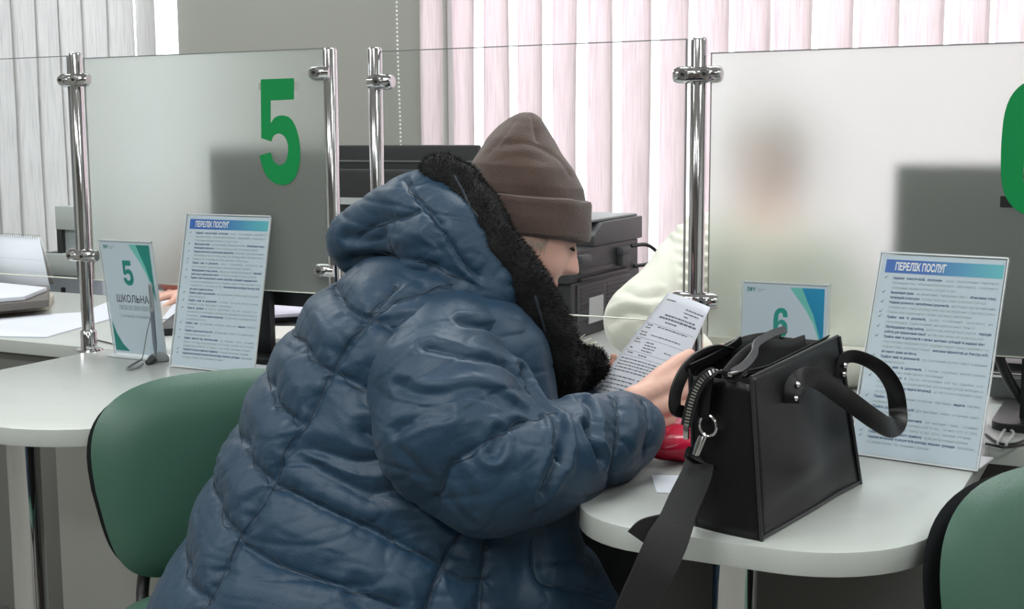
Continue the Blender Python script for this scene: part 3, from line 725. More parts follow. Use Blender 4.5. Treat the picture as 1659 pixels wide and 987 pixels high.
# ================================================================== PERSON (blue coat)
PF = (rh*.95+fh*.30).normalized(); PL = Vector((0, 0, 1)).cross(PF)      # facing, and the person's left
def head_verts(centre, fwd, left, s=1., yawd=None):
    """sculpted head; returns MB"""
    fwd = Vector(fwd).normalized(); left = Vector(left); left = (left-fwd*left.dot(fwd)).normalized(); upv = fwd.cross(left)
    nu, nv = 96, 72; vs = []
    G = lambda a, c, w_: math.exp(-((a-c)/w_)**2)
    for j in range(nv+1):
        ph = PI*j/nv
        for i in range(nu):
            th = 2*PI*i/nu; dx, dy, dz = math.sin(ph)*math.cos(th), math.sin(ph)*math.sin(th), math.cos(ph)
            x = dx*(.086 if dx > 0 else .104); y = dy*.078; z = dz*(.118 if dz < 0 else .112)
            if z < 0:
                t = min(1, -z/.115); y *= 1-.22*t*t; 
                if dx > 0: x += .010*t*(1-abs(dy))
                else: x *= 1-.45*t*t
            if dx > .15:
                fr = min(1, (dx-.15)/.3)
                pz = 0
                if -.045 < z < .035: pz = ((.035-z)/.063) if z > -.028 else max(0, 1-((-.028-z)/.014))
                x += fr*.031*pz**1.2*math.exp(-(y/(.008+.007*pz))**2)
                x += fr*.004*G(z, -.030, .010)*(G(y, .013, .006)+G(y, -.013, .006))
                x += fr*.005*G(z, .036, .012)*math.exp(-(y/.05)**4)
                x -= fr*.010*G(z, .016, .013)*(G(y, .032, .014)+G(y, -.032, .014))
                x += fr*.006*G(z, .013, .008)*(G(y, .031, .010)+G(y, -.031, .010))
                x += fr*.010*G(z, -.058, .006)*G(y, 0, .022)+fr*.010*G(z, -.070, .006)*G(y, 0, .018)
                x -= fr*.004*G(z, -.064, .0025)*G(y, 0, .024)
                x -= fr*.003*G(z, -.082, .006)*G(y, 0, .02)
                x += fr*.010*G(z, -.102, .014)*G(y, 0, .022)
                cy = G(z, -.036, .026)*(G(y, .046, .020)+G(y, -.046, .020)); x += fr*.007*cy; y *= 1+.05*cy
            vs.append(Vector(centre)+fwd*x*s+left*y*s+upv*z*s)
    fs = [(j*nu+i, (j+1)*nu+i, (j+1)*nu+(i+1) % nu, j*nu+(i+1) % nu) for j in range(nv) for i in range(nu)]
    return MB().add(vs, fs), (fwd, left, upv)
def hand_caps(mb, wrist, d, back, thumb_side, curl=(.5,)*4, tcurl=.3, s=1., spread=.06, tout=.75):
    """wrist point, finger direction d, back-of-hand direction, thumb side direction"""
    d = Vector(d).normalized(); back = Vector(back); back = (back-d*back.dot(d)).normalized(); wv = back.cross(d)
    if wv.dot(Vector(thumb_side)) < 0: wv = -wv
    W0 = Vector(wrist); tips = []
    ln = (.070, .078, .072, .058)
    for k in range(4):
        o = (1.5-k)*.0205*s; kn = W0+d*(.088-.004*abs(k-1))*s+wv*o-back*.002*s
        mb.caps([(W0+wv*o*.55, .0165*s), (kn, .0115*s)])
        fd = (d+wv*(1.5-k)*spread).normalized(); p = kn; ang = 0
        for q, fr in enumerate((.45, .31, .24)):
            ang += curl[k]*(1.0 if q else .7); dd = fd*math.cos(ang)-back*math.sin(ang); e = p+dd*ln[k]*fr*s*1.05
            mb.caps([(p, (.0098-.0009*q)*s), (e, (.0092-.0010*q)*s)]); p = e
        tips.append(p)
    mb.caps([(W0+d*.012*s, .019*s), (W0+d*.05*s, .018*s)])
    b0 = W0+d*.02*s+wv*.018*s-back*.004*s; td = (d*(1-tout*.5)+wv*tout-back*tcurl).normalized()
    b1 = b0+td*.042*s; td2 = (td+d*.55-back*tcurl*.6).normalized(); b2 = b1+td2*.032*s; b3 = b2+(td2+d*.25).normalized()*.025*s
    mb.caps([(b0, .016*s), (b1, .0118*s), (b2, .0105*s), (b3, .0085*s)])
    return tips, b3

Z0 = Vector((0, 0, 1))
HEADC = at(842, 378, 2.13); hf = (rh*.92+fh*.13+Vector((0, 0, -1))*.37).normalized()
person = root('person', (at(600, 987, 2.0).x, at(600, 987, 2.0).y, 0), 'person in a blue quilted coat and brown knitted hat reading a paper sheet', 'person')
body = MB()
hm, (HFx, HLx, HUx) = head_verts(HEADC, hf, PL, 1.03)
body.add(hm.v, hm.f)
neck = at(790, 480, 2.09); chest = at(700, 600, 2.05); pelv = at(575, 985, 2.07); pelv.z = .605
sh_r, sh_l = at(735, 560, 1.90), at(800, 540, 2.22)
el_r, wr_r = at(800, 765, 1.78), at(1026, 666, 1.965)
el_l, wr_l = at(830, 730, 2.28), at(926, 640, 2.225)
body.caps([(HEADC-HUx*.07-HFx*.03, .052), (neck, .056), (chest, .11), (at(635, 800, 2.04), .12), (pelv, .115)])
body.caps([(neck, .06), (sh_r, .055), (at(735, 680, 1.80), .045), (el_r, .04), (at(930, 725, 1.88), .034), (wr_r, .023)])
body.caps([(neck, .06), (sh_l, .055), (el_l, .04), (wr_l, .023)])
knee_r = pelv+PF*.40-PL*.09+Vector((0, 0, .02)); knee_l = pelv+PF*.40+PL*.12+Vector((0, 0, .02))
for sd, kn in ((-1, knee_r), (1, knee_l)):
    hip = pelv+PL*sd*.08; an = kn+PF*.02+Vector((0, 0, -kn.z+.09))
    body.caps([(hip, .085), (kn, .058), (kn.lerp(an, .5), .05), (an, .034), (an+PF*.14+Vector((0, 0, -.05)), .032)])
# near hand: holds the sheet's right edge, thumb on top; far hand: holds the left edge
TL, TR, BR, BL = at(1083, 474, 2.26), at(1151, 498, 2.07), at(1062, 726, 2.02), at(925, 690, 2.17)
ux = (TR-TL).normalized(); uy = (TL-BL).normalized(); pn = ux.cross(uy).normalized()
if pn.dot(HEADC-TL) < 0: pn = -pn
gr = TR.lerp(BR, .62); gl = TL.lerp(BL, .52)
hd = (gr+pn*.0-wr_r).normalized()
tips_r, tt_r = hand_caps(body, wr_r, at(1120, 642, 2.03)-wr_r, -fh-pn*.15, Z0, (.25, .32, .4, .5), .12, 1.18, .05, .40)
tips_l, tt_l = hand_caps(body, wr_l, at(1012, 606, 2.275)-wr_l, -pn, Z0*.7-fh*.5, (.2, .3, .35, .4), .0, .95, .04, .5)
v, e, f = remesh(body, .0032); v = lap(v, e, 2, .5)
bo = to_mb(v, f)
# lips tint by position on the face
for i, fc in enumerate(bo.f):
    c = sum((bo.v[k] for k in fc), Vector())/len(fc)-HEADC; x, y, z = c.dot(HFx), c.dot(HLx), c.dot(HUx)
    if x > .07 and abs(y) < .024*(1-((z+.0655)/.018)**2) and -.079 < z < -.053: bo.mi[i] = 1
bobj = bo.build('body', [M_SKIN, M_LIP], person)
for s in (-1, 1):
    ec = HEADC+HFx*.086+HLx*s*.031+HUx*.008
    lp = [ec+HLx*(t*.016)-HFx*(t*t*.008)-HUx*(.004*(1-t*t)) for t in [-1+.25*k for k in range(9)]]
    MB().tube([p+HFx*.003 for p in lp], [.0006]+[.0017]*7+[.0006], 6).build('eyelashes', M_LASH, bobj)
    bp_ = [HEADC+HFx*(.091-t*t*.008)+HLx*(s*.032+t*.017)+HUx*(.034-.004*t*t) for t in [-1+.25*k for k in range(9)]]
    MB().tube(bp_, [.001]+[.003]*7+[.001], 6).build('eyebrow', M_HAIRG, bobj)

hh_ = MB(); rnd = random.Random(2)
for k in range(90):
    a_ = rnd.uniform(-.01, .035); p0 = HEADC+HFx*a_-HLx*(.0785-a_*a_*4)+HUx*rnd.uniform(.0, .02); d_ = (-HUx+HFx*rnd.uniform(-.3, .3)-HLx*rnd.uniform(0, .12)).normalized()
    hh_.tube([p0, p0+d_*.014, p0+d_*rnd.uniform(.02, .034)-HLx*.001], [.0006, .0005, .0002], 4)
hh_.build('temple_hair', M_HAIRG, person)
# ---- trousers ----
tm = MB(); tm.caps([(pelv+Z0*.06, .128), (pelv, .130)])
for sd, kn in ((-1, knee_r), (1, knee_l)):
    hip = pelv+PL*sd*.08; an = kn+PF*.02+Vector((0, 0, -kn.z+.10)); tm.caps([(hip, .095), (kn, .070), (kn.lerp(an, .5), .062), (an, .052)])
v, e, f = remesh(tm, .008); v = lap(v, e, 6, .6); to_mb(v, f).build('trousers', M_TROUS, person, angle=180)
# ---- coat ----
def ring_loft(rings, seg=48, ex=2.3, cap=True):
    """rings: (py, xl, xr, depth, halfdepth) -> closed volume; each ring is an oval around its own centre"""
    m = MB(); vs = []
    for py, xl, xr, d, hd_ in rings:
        for k in range(seg):
            t = 2*PI*k/seg; c, s = math.cos(t), math.sin(t); e_ = 2/ex
            cx = (xl+xr)/2; rx = (xr-xl)/2
            vs.append(at(cx+rx*abs(c)**e_*(1 if c > 0 else -1), py, d+hd_*abs(s)**e_*(1 if s > 0 else -1)+(cx-W/2)*0))
    n = len(rings); fs = [(i*seg+k, i*seg+(k+1) % seg, (i+1)*seg+(k+1) % seg, (i+1)*seg+k) for i in range(n-1) for k in range(seg)]
    fs += [tuple(range(seg))[::-1], tuple(range((n-1)*seg, n*seg))]
    return m.add(vs, fs)
tor = ring_loft([(415, 594, 800, 2.02, .10), (450, 531, 830, 2.02, .17), (490, 491, 850, 2.02, .21), (540, 453, 870, 2.02, .23), (600, 415, 880, 2.02, .235), (680, 375, 890, 2.01, .235),
                 (770, 331, 900, 2.0, .235), (880, 285, 900, 1.98, .24), (960, 245, 890, 1.96, .245), (1030, 219, 880, 1.95, .25), (1052, 214, 872, 1.95, .25)])
tor.caps([(at(760, 600, 1.92), .13), (at(820, 900, 1.93), .12)])
tor.caps([(at(620, 975, 1.90), .12), (at(900, 975, 1.93), .092)]); tor.caps([(at(640, 965, 2.1), .12), (at(900, 955, 2.2), .09)])
tor.caps([(at(760, 880, 1.88), .07), (at(860, 915, 1.90), .075), (at(915, 935, 1.95), .062)]); tor.caps([(at(860, 960, 1.90), .10), (at(925, 1005, 1.93), .085)])
v, e, f = remesh(tor, .0042); v = lap(v, e, 34, .6)
tr = bvh(v, f)
S = lambda *p: list(p)
torso_seams = [
 ([(640, 455), (612, 480), (594, 508), (543, 578), (492, 675), (461, 727), (430, 783), (379, 876), (327, 968), (312, 1000)], 1.0),
 ([(594, 506), (640, 477), (707, 458), (760, 455)], 1.0), ([(594, 508), (641, 531)], .8),
 ([(533, 601), (600, 634)], .8), ([(440, 783), (548, 834), (641, 876), (718, 915)], 1.0),
 ([(386, 881), (445, 912), (564, 953), (640, 985)], 1.0),
 ([(754, 858), (718, 922), (697, 990)], 1.1), ([(800, 868), (790, 930), (785, 990)], .8), ([(870, 880), (880, 940), (985, 962)], .6), ([(720, 925), (760, 945), (800, 940)], .6)]
backs = [[(530, 461), (557, 494), (587, 511)], [(473, 548), (500, 581), (530, 601)], [(426, 621), (438, 650), (476, 683)],
         [(384, 716), (394, 742), (430, 775)], [(338, 804), (350, 835), (384, 868)], [(289, 912), (297, 942), (330, 968)]]
folds = [[(466, 724), (507, 728), (574, 747), (630, 742)], [(478, 738), (530, 772), (600, 800)], [(600, 800), (680, 790)], [(575, 955), (590, 980), (640, 985)], [(590, 700), (640, 730), (690, 790), (740, 840)]]
lines = [(project(tr, p), s_) for p, s_ in torso_seams]
for p in backs:
    q = [(p[0][0]+6, p[0][1]-2)]+p[1:]; pts = project(tr, q)
    if not pts: continue
    # carry the stitching round the far side of the back
    c = at((p[0][0]+260), p[0][1]+20, 2.0); a0 = pts[0]-c; a0.z = 0; L0 = a0.normalized(); z0 = pts[0].z; far = []
    for k in range(1, 16):
        ang = -k*math.radians(8); dr = Vector((L0.x*math.cos(ang)-L0.y*math.sin(ang), L0.x*math.sin(ang)+L0.y*math.cos(ang), 0))
        h = tr.ray_cast(Vector((c.x, c.y, z0))+dr*.8, -dr)
        if h[0] is not None: far.append(h[0])
    lines.append((far[::-1]+pts, 1.0))
nn = normals(v, f)
v, D = seam_disp(v, nn, lines, .0075, .0050, .012, .032, .0015, .022, .0060)
nn = normals(v, f); fl_ = [(project(tr, p), .8) for p in folds]
v, _ = seam_disp(v, nn, fl_, .014, .010, .0, .03, .001, .03, ridge=.3)
nn = normals(v, f); v = v+nn*wrinkle(v, 3, .0026)[:, None]
coat = to_mb(v, f).build('coat_body', M_COAT, person, angle=180)
thread(v, f, lines, 'stitched_seam', coat)

sl_ = MB()
path = [((726, 575), 1.86, .092), ((712, 637), 1.80, .105), ((735, 700), 1.76, .114), ((790, 758), 1.74, .096), ((862, 754), 1.77, .084), ((930, 731), 1.83, .079), ((985, 708), 1.89, .072), ((1010, 697), 1.92, .064), ((1022, 693), 1.94, .056)]
sl_.caps([(at(*p, d), r_) for p, d, r_ in path]); sl_.caps([(at(735, 560, 1.92), .09), (at(790, 560, 2.0), .08)])
sl_.caps([(at(790, 640, 1.82), .07), (at(815, 700, 1.79), .075), (at(850, 715, 1.79), .07)])
v, e, f = remesh(sl_, .0036); v = lap(v, e, 24, .6); ts = bvh(v, f)
sseams = [([(701, 815), (727, 761), (770, 728), (814, 701), (868, 672), (901, 662)], .75), ([(985, 622), (1003, 650), (1010, 690), (1000, 760), (992, 800)], .8),
          ([(1046, 640), (1060, 680), (1052, 740)], .6), ([(607, 640), (690, 655), (760, 640), (868, 664)], .35)]
sfolds = [([(640, 625), (700, 640), (780, 628), (866, 665)], .7), ([(690, 560), (760, 575), (820, 590), (862, 630)], .6), ([(750, 520), (790, 528), (838, 556)], .7), ([(770, 578), (800, 582), (845, 610)], .8),
          ([(903, 668), (911, 700), (908, 745)], 1.5), ([(905, 745), (885, 790), (880, 800)], .8), ([(955, 690), (965, 720), (976, 745)], 1.4), ([(812, 700), (805, 725), (800, 732)], 1.1), ([(640, 700), (680, 670), (720, 664)], .5),
          ([(850, 600), (872, 640), (905, 668)], 1.2), ([(940, 640), (960, 660), (965, 700)], .7), ([(735, 760), (760, 800), (770, 830)], .3), ([(650, 730), (700, 790), (760, 845)], .3)]
nn = normals(v, f)
sls = [(project(ts, p), s_) for p, s_ in sseams]; v, D = seam_disp(v, nn, sls, .0070, .0050, .009, .030, .0014, .022, .0055)
nn = normals(v, f); v, _ = seam_disp(v, nn, [(project(ts, p), s_) for p, s_ in sfolds], .0150, .0065, .0, .03, .0, .03, ridge=.3)
nn = normals(v, f); v = v+nn*wrinkle(v, 13, .0024)[:, None]
slv = to_mb(v, f).build('coat_sleeve', M_COAT, person, angle=180)
thread(v, f, sls, 'stitched_seam', slv)
# far sleeve
s2 = MB(); s2.caps([(at(810, 560, 2.24), .09), (at(820, 650, 2.3), .09), (at(835, 715, 2.30), .075), (at(885, 690, 2.26), .062), (at(930, 645, 2.21), .046)])
v, e, f = remesh(s2, .008); v = lap(v, e, 8, .6); nn = normals(v, f); v = v+nn*np_noise(v, 16, .005, 23, (1, 1, 2.5))[:, None]
to_mb(v, f).build('coat_sleeve', M_COAT, person, angle=180)

hd_ = MB()
hd_.caps([(at(586, 392, 2.06), .060), (at(640, 370, 2.02), .071), (at(682, 346, 1.98), .072), (at(722, 400, 1.94), .088), (at(775, 465, 1.93), .078), (at(805, 500, 1.94), .06)])
hd_.caps([(at(586, 392, 2.06), .060), (at(640, 372, 2.12), .068), (at(690, 350, 2.20), .07), (at(760, 400, 2.24), .08), (at(820, 470, 2.25), .07)])
hd_.caps([(at(640, 385, 2.07), .07), (at(700, 410, 2.1), .09)])
v, e, f = remesh(hd_, .0038); v = lap(v, e, 24, .6); th_ = bvh(v, f)
nn = normals(v, f)
hls = [(project(th_, p), s_) for p, s_ in (([(655, 283), (672, 315), (707, 354), (748, 420), (775, 445)], 1.0), ([(671, 337), (627, 354), (590, 372), (575, 386)], .9), ([(565, 425), (620, 420), (700, 432), (765, 462)], .5))]; v, D = seam_disp(v, nn, hls, .0070, .0050, .009, .030, .0014, .022, .0055)
nn = normals(v, f); v, _ = seam_disp(v, nn, [(project(th_, p), s_) for p, s_ in (([(560, 385), (600, 392), (620, 386)], .8), ([(700, 385), (725, 420), (740, 450)], .6), ([(640, 410), (700, 400)], .4))], .012, .008, 0, .03, 0, ridge=.3)
nn = normals(v, f); v = v+nn*wrinkle(v, 33, .0022)[:, None]
hood = to_mb(v, f).build('hood', M_COAT, person, angle=180)
thread(v, f, hls, 'stitched_seam', hood)

# ---- fur trim: dense short pile over a soft core
def fur(name, mb, vox, n, L, parent, m=M_FUR, seed=1, lean=(0, 0, -1)):
    v, e, f = remesh(mb, vox); v = lap(v, e, 6, .6); nn = normals(v, f); v = v+nn*np_noise(v, 35, .005, seed)[:, None]
    g = to_mb(v, f); rnd = random.Random(seed); lean = Vector(lean)
    for k in range(n):
        i = rnd.randrange(len(v)); p = Vector(v[i]); q = Vector(nn[i]); d = (q+lean*.6+Vector((rnd.uniform(-.5, .5), rnd.uniform(-.5, .5), rnd.uniform(-.5, .5)))).normalized()
        s = d.cross(Vector((rnd.uniform(-1, 1), rnd.uniform(-1, 1), rnd.uniform(-1, 1)))).normalized()*.0005; l = L*rnd.uniform(.5, 1.2)
        g.add([p-s, p+s, p+d*l], [(0, 1, 2)])
    return g.build(name, m, parent, smooth=False)
cm = MB()
cm.caps([(at(712, 283, 1.97), .034), (at(742, 300, 1.955), .036), (at(772, 350, 1.93), .042), (at(800, 400, 1.915), .043), (at(845, 462, 1.92), .044), (at(882, 530, 1.94), .042), (at(905, 590, 1.96), .040), (at(908, 630, 1.97), .026)])
cm.caps([(at(742, 300, 1.965), .036), (at(760, 330, 2.12), .036), (at(790, 360, 2.26), .035), (at(835, 450, 2.30), .034), (at(882, 540, 2.25), .034), (at(938, 594, 2.18), .032)])
cm.caps([(at(900, 590, 2.0), .04), (at(915, 598, 2.08), .040)])
fc = fur('fur_collar', cm, .005, 42000, .0075, person, seed=4, lean=(0, 0, -.6))
ft_ = bvh([tuple(q.co) for q in fc.data.vertices], [tuple(p.vertices) for p in fc.data.polygons if len(p.vertices) == 4]); pass
for ln_ in ([(735, 283), (748, 306), (762, 335), (775, 352)], [(866, 478), (874, 505), (884, 540)]):  # highlight streaks put in as slate-coloured strips where the fur parts
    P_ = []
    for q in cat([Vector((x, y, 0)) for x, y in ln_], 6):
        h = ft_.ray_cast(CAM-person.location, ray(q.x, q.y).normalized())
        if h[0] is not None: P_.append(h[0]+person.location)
    if len(P_) > 3: MB().tube(P_, [.0008]+[.0024]*(len(P_)-2)+[.0008], 6).build('parting_highlight', mat('slate_highlight', (40, 48, 58), .7), person)
cf = MB(); cf.caps([(at(938, 598, 2.18), .036), (at(958, 592, 2.17), .028)])
fur('fur_cuff', cf, .004, 6000, .011, person, seed=6, lean=(0, 0, .5))

# ---- knitted hat
hat_r = [(388, 768, 940, 2.13, .062), (384, 757, 955, 2.13, .080), (378, 752, 958, 2.13, .088), (350, 747, 960, 2.13, .093), (326, 748, 960, 2.13, .094), (320, 751, 958, 2.13, .092), (317.5, 761, 949, 2.13, .083),
         (300, 758, 946, 2.13, .085), (270, 763, 928, 2.13, .084), (245, 777, 909, 2.13, .073), (225, 790, 897, 2.13, .060), (205, 808, 886, 2.13, .045), (192, 824, 877, 2.13, .031), (185, 836, 868, 2.13, .019), (182, 846, 861, 2.13, .008)]
# dense loft with the photographed slope of the fold
def hat_mesh():
    R = []; 
    for i in range(len(hat_r)-1):
        a, b = hat_r[i], hat_r[i+1]; n = max(1, int(abs(a[0]-b[0])/2.2))
        for k in range(n): t = k/n; R.append(tuple(a[q]+(b[q]-a[q])*t for q in range(5)))
    R.append(hat_r[-1]); seg = 128; vs = []
    for py, xl, xr, d, hz in R:
        cx, rx = (xl+xr)/2, (xr-xl)/2
        for k in range(seg):
            t = 2*PI*k/seg; x = cx+rx*math.cos(t); sl = .075*(x-855)*(1 if py > 300 else max(0, (py-190)/110))
            vs.append(at(x, py+sl+hz*math.sin(t)*-0, d+hz*math.sin(t)))
    n = len(R); fs = [(i*seg+k, i*seg+(k+1) % seg, (i+1)*seg+(k+1) % seg, (i+1)*seg+k) for i in range(n-1) for k in range(seg)]
    fs += [tuple(range((n-1)*seg, n*seg))]
    return MB().add(vs, fs)
hmb = hat_mesh(); v = np.array([tuple(p) for p in hmb.v]); f = [q for q in hmb.f if len(q) == 4]
tree = bvh(v, f); nn = normals(v, f)
if (nn[0]@np.array(Vector(v[0])-HEADC)) < 0: nn = -nn
hl = [(project(tree, [(862, 188), (866, 205), (871, 226)]), 1), (project(tree, [(820, 232), (850, 232), (880, 240), (905, 258), (925, 285)]), .8), (project(tree, [(800, 262), (840, 252), (880, 262)]), .3), (project(tree, [(790, 250), (815, 222), (835, 195)]), .4)]
v2, _ = seam_disp(v, nn, hl, .004, .006, 0, .03, 0); v2 = v2+nn*(np_noise(v, 22, .0035, 41))[:, None]
hmb.v = [Vector(x) for x in v2]
hat = hmb.build('knitted_hat', M_HAT, person, angle=42)
hat.modifiers.new('thickness', 'SOLIDIFY').thickness = .003

# ================================================================== HELD SHEET
def sheet_grid(TL, TR, BL, BR, bow, nu=10, nv=16, zoff=0, n=None):
    n = n or (TR-TL).cross(TL-BL).normalized(); vs = []
    for j in range(nv+1):
        for i in range(nu+1):
            a, b = i/nu, j/nv; p = TL.lerp(TR, a).lerp(BL.lerp(BR, a), b); p = p+n*(bow*math.sin(PI*b)*.6+bow*math.sin(PI*a)*.5+zoff); vs.append(p)
    return MB().add(vs, [(j*(nu+1)+i, j*(nu+1)+i+1, (j+1)*(nu+1)+i+1, (j+1)*(nu+1)+i) for j in range(nv) for i in range(nu)])
sh = sheet_grid(TL, TR, BL, BR, .008, n=pn).build('printed_form', M_PAPER, origin=BL, angle=180)
sh.modifiers.new('thickness', 'SOLIDIFY').thickness = .0003
tag(sh, 'white printed form held up in both hands of the person in the blue coat', 'paper')
pr = MB(); rnd = random.Random(11)
def sheet_pt(a, b, z): 
    p = TL.lerp(TR, a).lerp(BL.lerp(BR, a), b); return p+pn*(.008*math.sin(PI*b)*.6+.008*math.sin(PI*a)*.5+z)
def bar(a0, a1, b, hh):
    k = max(1, int((a1-a0)/.1)); vs = [sheet_pt(a0+(a1-a0)*i/k, b+dd, .0006) for dd in (0, hh) for i in range(k+1)]
    pr.add(vs, [(i, i+1, k+2+i, k+1+i) for i in range(k)])
def words(a0, a1, b, hh=.0075, dens=1):
    a = a0
    while a < a1-.01:
        w_ = rnd.uniform(.02, .07); bar(a, min(a+w_, a1), b, hh); a += w_+.012/dens
words(.10, .33, .045); words(.62, .96, .075); words(.62, .92, .10); words(.66, .74, .125)
words(.30, .90, .15, .010); words(.22, .95, .172, .012); words(.40, .62, .20, .010)
for b, a0, a1 in ((.245, .10, .22), (.265, .10, .20), (.245, .32, .86), (.30, .08, .20), (.32, .08, .24), (.31, .30, .84), (.355, .08, .16), (.375, .08, .2), (.365, .30, .46), (.385, .30, .52), (.405, .30, .5), (.425, .30, .48), (.40, .66, .78), (.42, .08, .14), (.455, .10, .2), (.46, .30, .44), (.455, .88, .93)):
    words(a0, a1, b, .0065)
for k in range(5): words(.06, .95, .50+k*.021, .006)
for k in range(9): words(.05, .46, .625+k*.027, .0055); 
for k in range(9): words(.50, .93 if k % 3 else .74, .625+k*.027, .0055)
for b in (.235, .345, .445, .48): bar(.05, .95, b, .0015)
pr.build('printed_lines', M_INKK, sh, smooth=False)

# ================================================================== HANDBAG
A = onz(1127, 853); B = onz(1232, 877); Cc = onz(1392, 785); Dd = A+(Cc-B)
for p in (A, B, Cc, Dd): p.z = DZ+.001
uxb = (Cc-B); wB = uxb.length; uxb.normalize(); uyb = (A-B); dB = uyb.length; uyb.normalize()
bag = root('handbag', (A+Cc)/2, 'open black leather handbag with two handles standing on the right desk', 'bag')
def top(px, py, base, inx=0):
    """point above base at the height where the ray passes"""
    k = ray(px, py); # solve in the vertical plane through base facing the camera
    d = (base-CAM).dot(fh)/k.dot(fh); return CAM+k*d
tB = top(1216, 612, B); tC = top(1357, 545, Cc); tA = top(1117, 598, A); hb = ((tB.z-B.z)+(tC.z-Cc.z))/2
Z = Vector((0, 0, 1))
tD = tA+(tC-tB)*.97
for q_ in (tA, tD): q_.z = q_.z
def bp(u, vv, z):
    """bag coordinates: u 0..1 along the front, vv 0..1 to the back, z height 0..1"""
    return B.lerp(Cc, u).lerp(A.lerp(Dd, u), vv).lerp(tB.lerp(tC, u).lerp(tA.lerp(tD, u), vv), z)
def wall(fn, nu, nv, thick, name, m=M_LEATH):
    g = MB(); g.add([fn(i/nu, j/nv) for j in range(nv+1) for i in range(nu+1)], [(j*(nu+1)+i, j*(nu+1)+i+1, (j+1)*(nu+1)+i+1, (j+1)*(nu+1)+i) for j in range(nv) for i in range(nu)])
    o = g.build(name, m, bag, angle=180); md = o.modifiers.new('thickness', 'SOLIDIFY'); md.thickness = thick; md.offset = 0; return o
nf = (B-A).normalized()
bend = lambda u, z: nf*(.006*math.sin(PI*u)*math.sin(PI*z)-.010*math.exp(-((u-.75)/.18)**2-((z-.45)/.35)**2)+.006*math.exp(-((u-.45)/.2)**2-((z-.3)/.12)**2)-.006*math.exp(-((z-.12-.1*u)/.05)**2)*math.sin(PI*u))
wall(lambda u, z: bp(u, 0, z*(1+.0*u))+bend(u, z), 24, 18, .0035, 'front_panel')
wall(lambda u, z: bp(u, 1, z*1.0)-nf*(.006*math.sin(PI*u)*z)+Z*(.012*math.sin(PI*u)*z), 20, 14, .003, 'back_panel')
ns = -uxb
wall(lambda u, z: bp(0, u, z*(.96))+ns*(.003*math.sin(PI*u)*(1-z)-.004*math.sin(PI*u)*z), 12, 16, .003, 'side_panel')
wall(lambda u, z: bp(1, u, z*(.96))-ns*(.003*math.sin(PI*u)*(1-z)), 12, 14, .003, 'side_panel')
wall(lambda u, z: bp(u, z, .0)+Z*.003, 6, 4, .004, 'bag_base')
# divider pocket inside
wall(lambda u, z: bp(.04+.92*u, .52+.10*math.sin(PI*u), .2+z*(.80))+Z*(.016*math.sin(PI*min(1, u*1.2))*z), 20, 12, .003, 'inner_divider', M_LEATHI)
# piping on the visible edges
pp = MB(); pp.tube([bp(0, 0, z)+nf*.002+ns*.001 for z in [k/14 for k in range(15)]], .0026, 8); pp.tube([bp(1, 0, z)+nf*.002-ns*.001 for z in [k/14 for k in range(15)]], .0026, 8)
pp.tube([bp(u/14, 0, 0)+bend(u/14, 0)+Z*.003+nf*.001 for u in range(15)], .0026, 8); pp.tube([bp(u/20, 0, 1)+bend(u/20, 1) for u in range(21)], .0024, 8)
pp.tube([bp(0, 1, z) for z in [k/14 for k in range(15)]], .0024, 8); pp.build('piping', mat('bag_piping', (40, 40, 44), .35), bag)
# opening rims and zips
def rim(pts, name, r_, m): return MB().tube(cat(pts, 6), r_, 8).build(name, m, bag)
Bp = lambda px, py, u, vv: top(px, py, bp(u, vv, 0))
# zip tapes: one along the front rim, one falling over the left side
def zipper(pts, name, wdt, wdir):
    P_ = cat(pts, 8); tape = MB().ribbon(P_, wdir, wdt, .0016).build(name, M_LEATHI, bag)
    L = [0]
    for a, b in zip(P_[:-1], P_[1:]): L.append(L[-1]+(b-a).length)
    n = int(L[-1]/.0042); t = MB()
    for k in range(n):
        s = L[-1]*(k+.5)/n; i = max(j for j in range(len(L)) if L[j] <= s); i = min(i, len(P_)-2); p = P_[i].lerp(P_[i+1], (s-L[i])/max(1e-6, L[i+1]-L[i])); d = (P_[i+1]-P_[i]).normalized()
        a = Vector(wdir); a = (a-d*a.dot(d)).normalized(); c = d.cross(a); R_ = Matrix((d, a, c)).transposed()
        t.box(p+c*.0002, (.0024, .0062, .0040), R_)
    t.build('zip_teeth', M_STEEL, tape, smooth=False); return tape
zipper([Bp(1206, 606, .0, .16), Bp(1238, 598, .18, .18), Bp(1275, 580, .45, .2), Bp(1310, 563, .72, .2), Bp(1338, 549, .92, .18)], 'zip', .016, Z*.6+nf*.6)
zl = [Bp(1184, 607, .02, .35)+nf*.0, Bp(1160, 602, -.03, .5), Bp(1140, 612, -.06, .66), Bp(1126, 635, -.07, .78), Bp(1118, 660, -.07, .84), Bp(1112, 690, -.07, .88)]
zipper(zl, 'zip', .014, fh*-.3+rh*.9)
MB().box(zl[-1]+Z*-.008, (.007, .006, .018)).build('zip_end_stop', M_CHROME, bag, bevel=.0015)
MB().box(Bp(1190, 605, .02, .3), (.026, .006, .005), Matrix.Rotation(math.atan2(uxb.y, uxb.x), 3, 'Z')).build('zip_pull', M_CHROME, bag, bevel=.001)
# leather flap curving down inside-left
fp = cat([Bp(1272, 534, .5, .95), Bp(1250, 541, .38, .85), Bp(1226, 556, .25, .72), Bp(1222, 572, .2, .6), Bp(1208, 590, .12, .45), Bp(1186, 604, .04, .35)], 6)
MB().ribbon(fp, Z*.8-nf*.5, .010, .003).build('zip_flap', mat('grey_edge_leather', (70, 70, 74), .35), bag)
fp = cat([Bp(1118, 598, .0, .98), Bp(1150, 583, .12, 1), Bp(1185, 563, .3, 1), Bp(1200, 551, .36, 1)], 6)
MB().ribbon(fp, Z, .012, .003).build('rim_band', M_LEATH, bag)
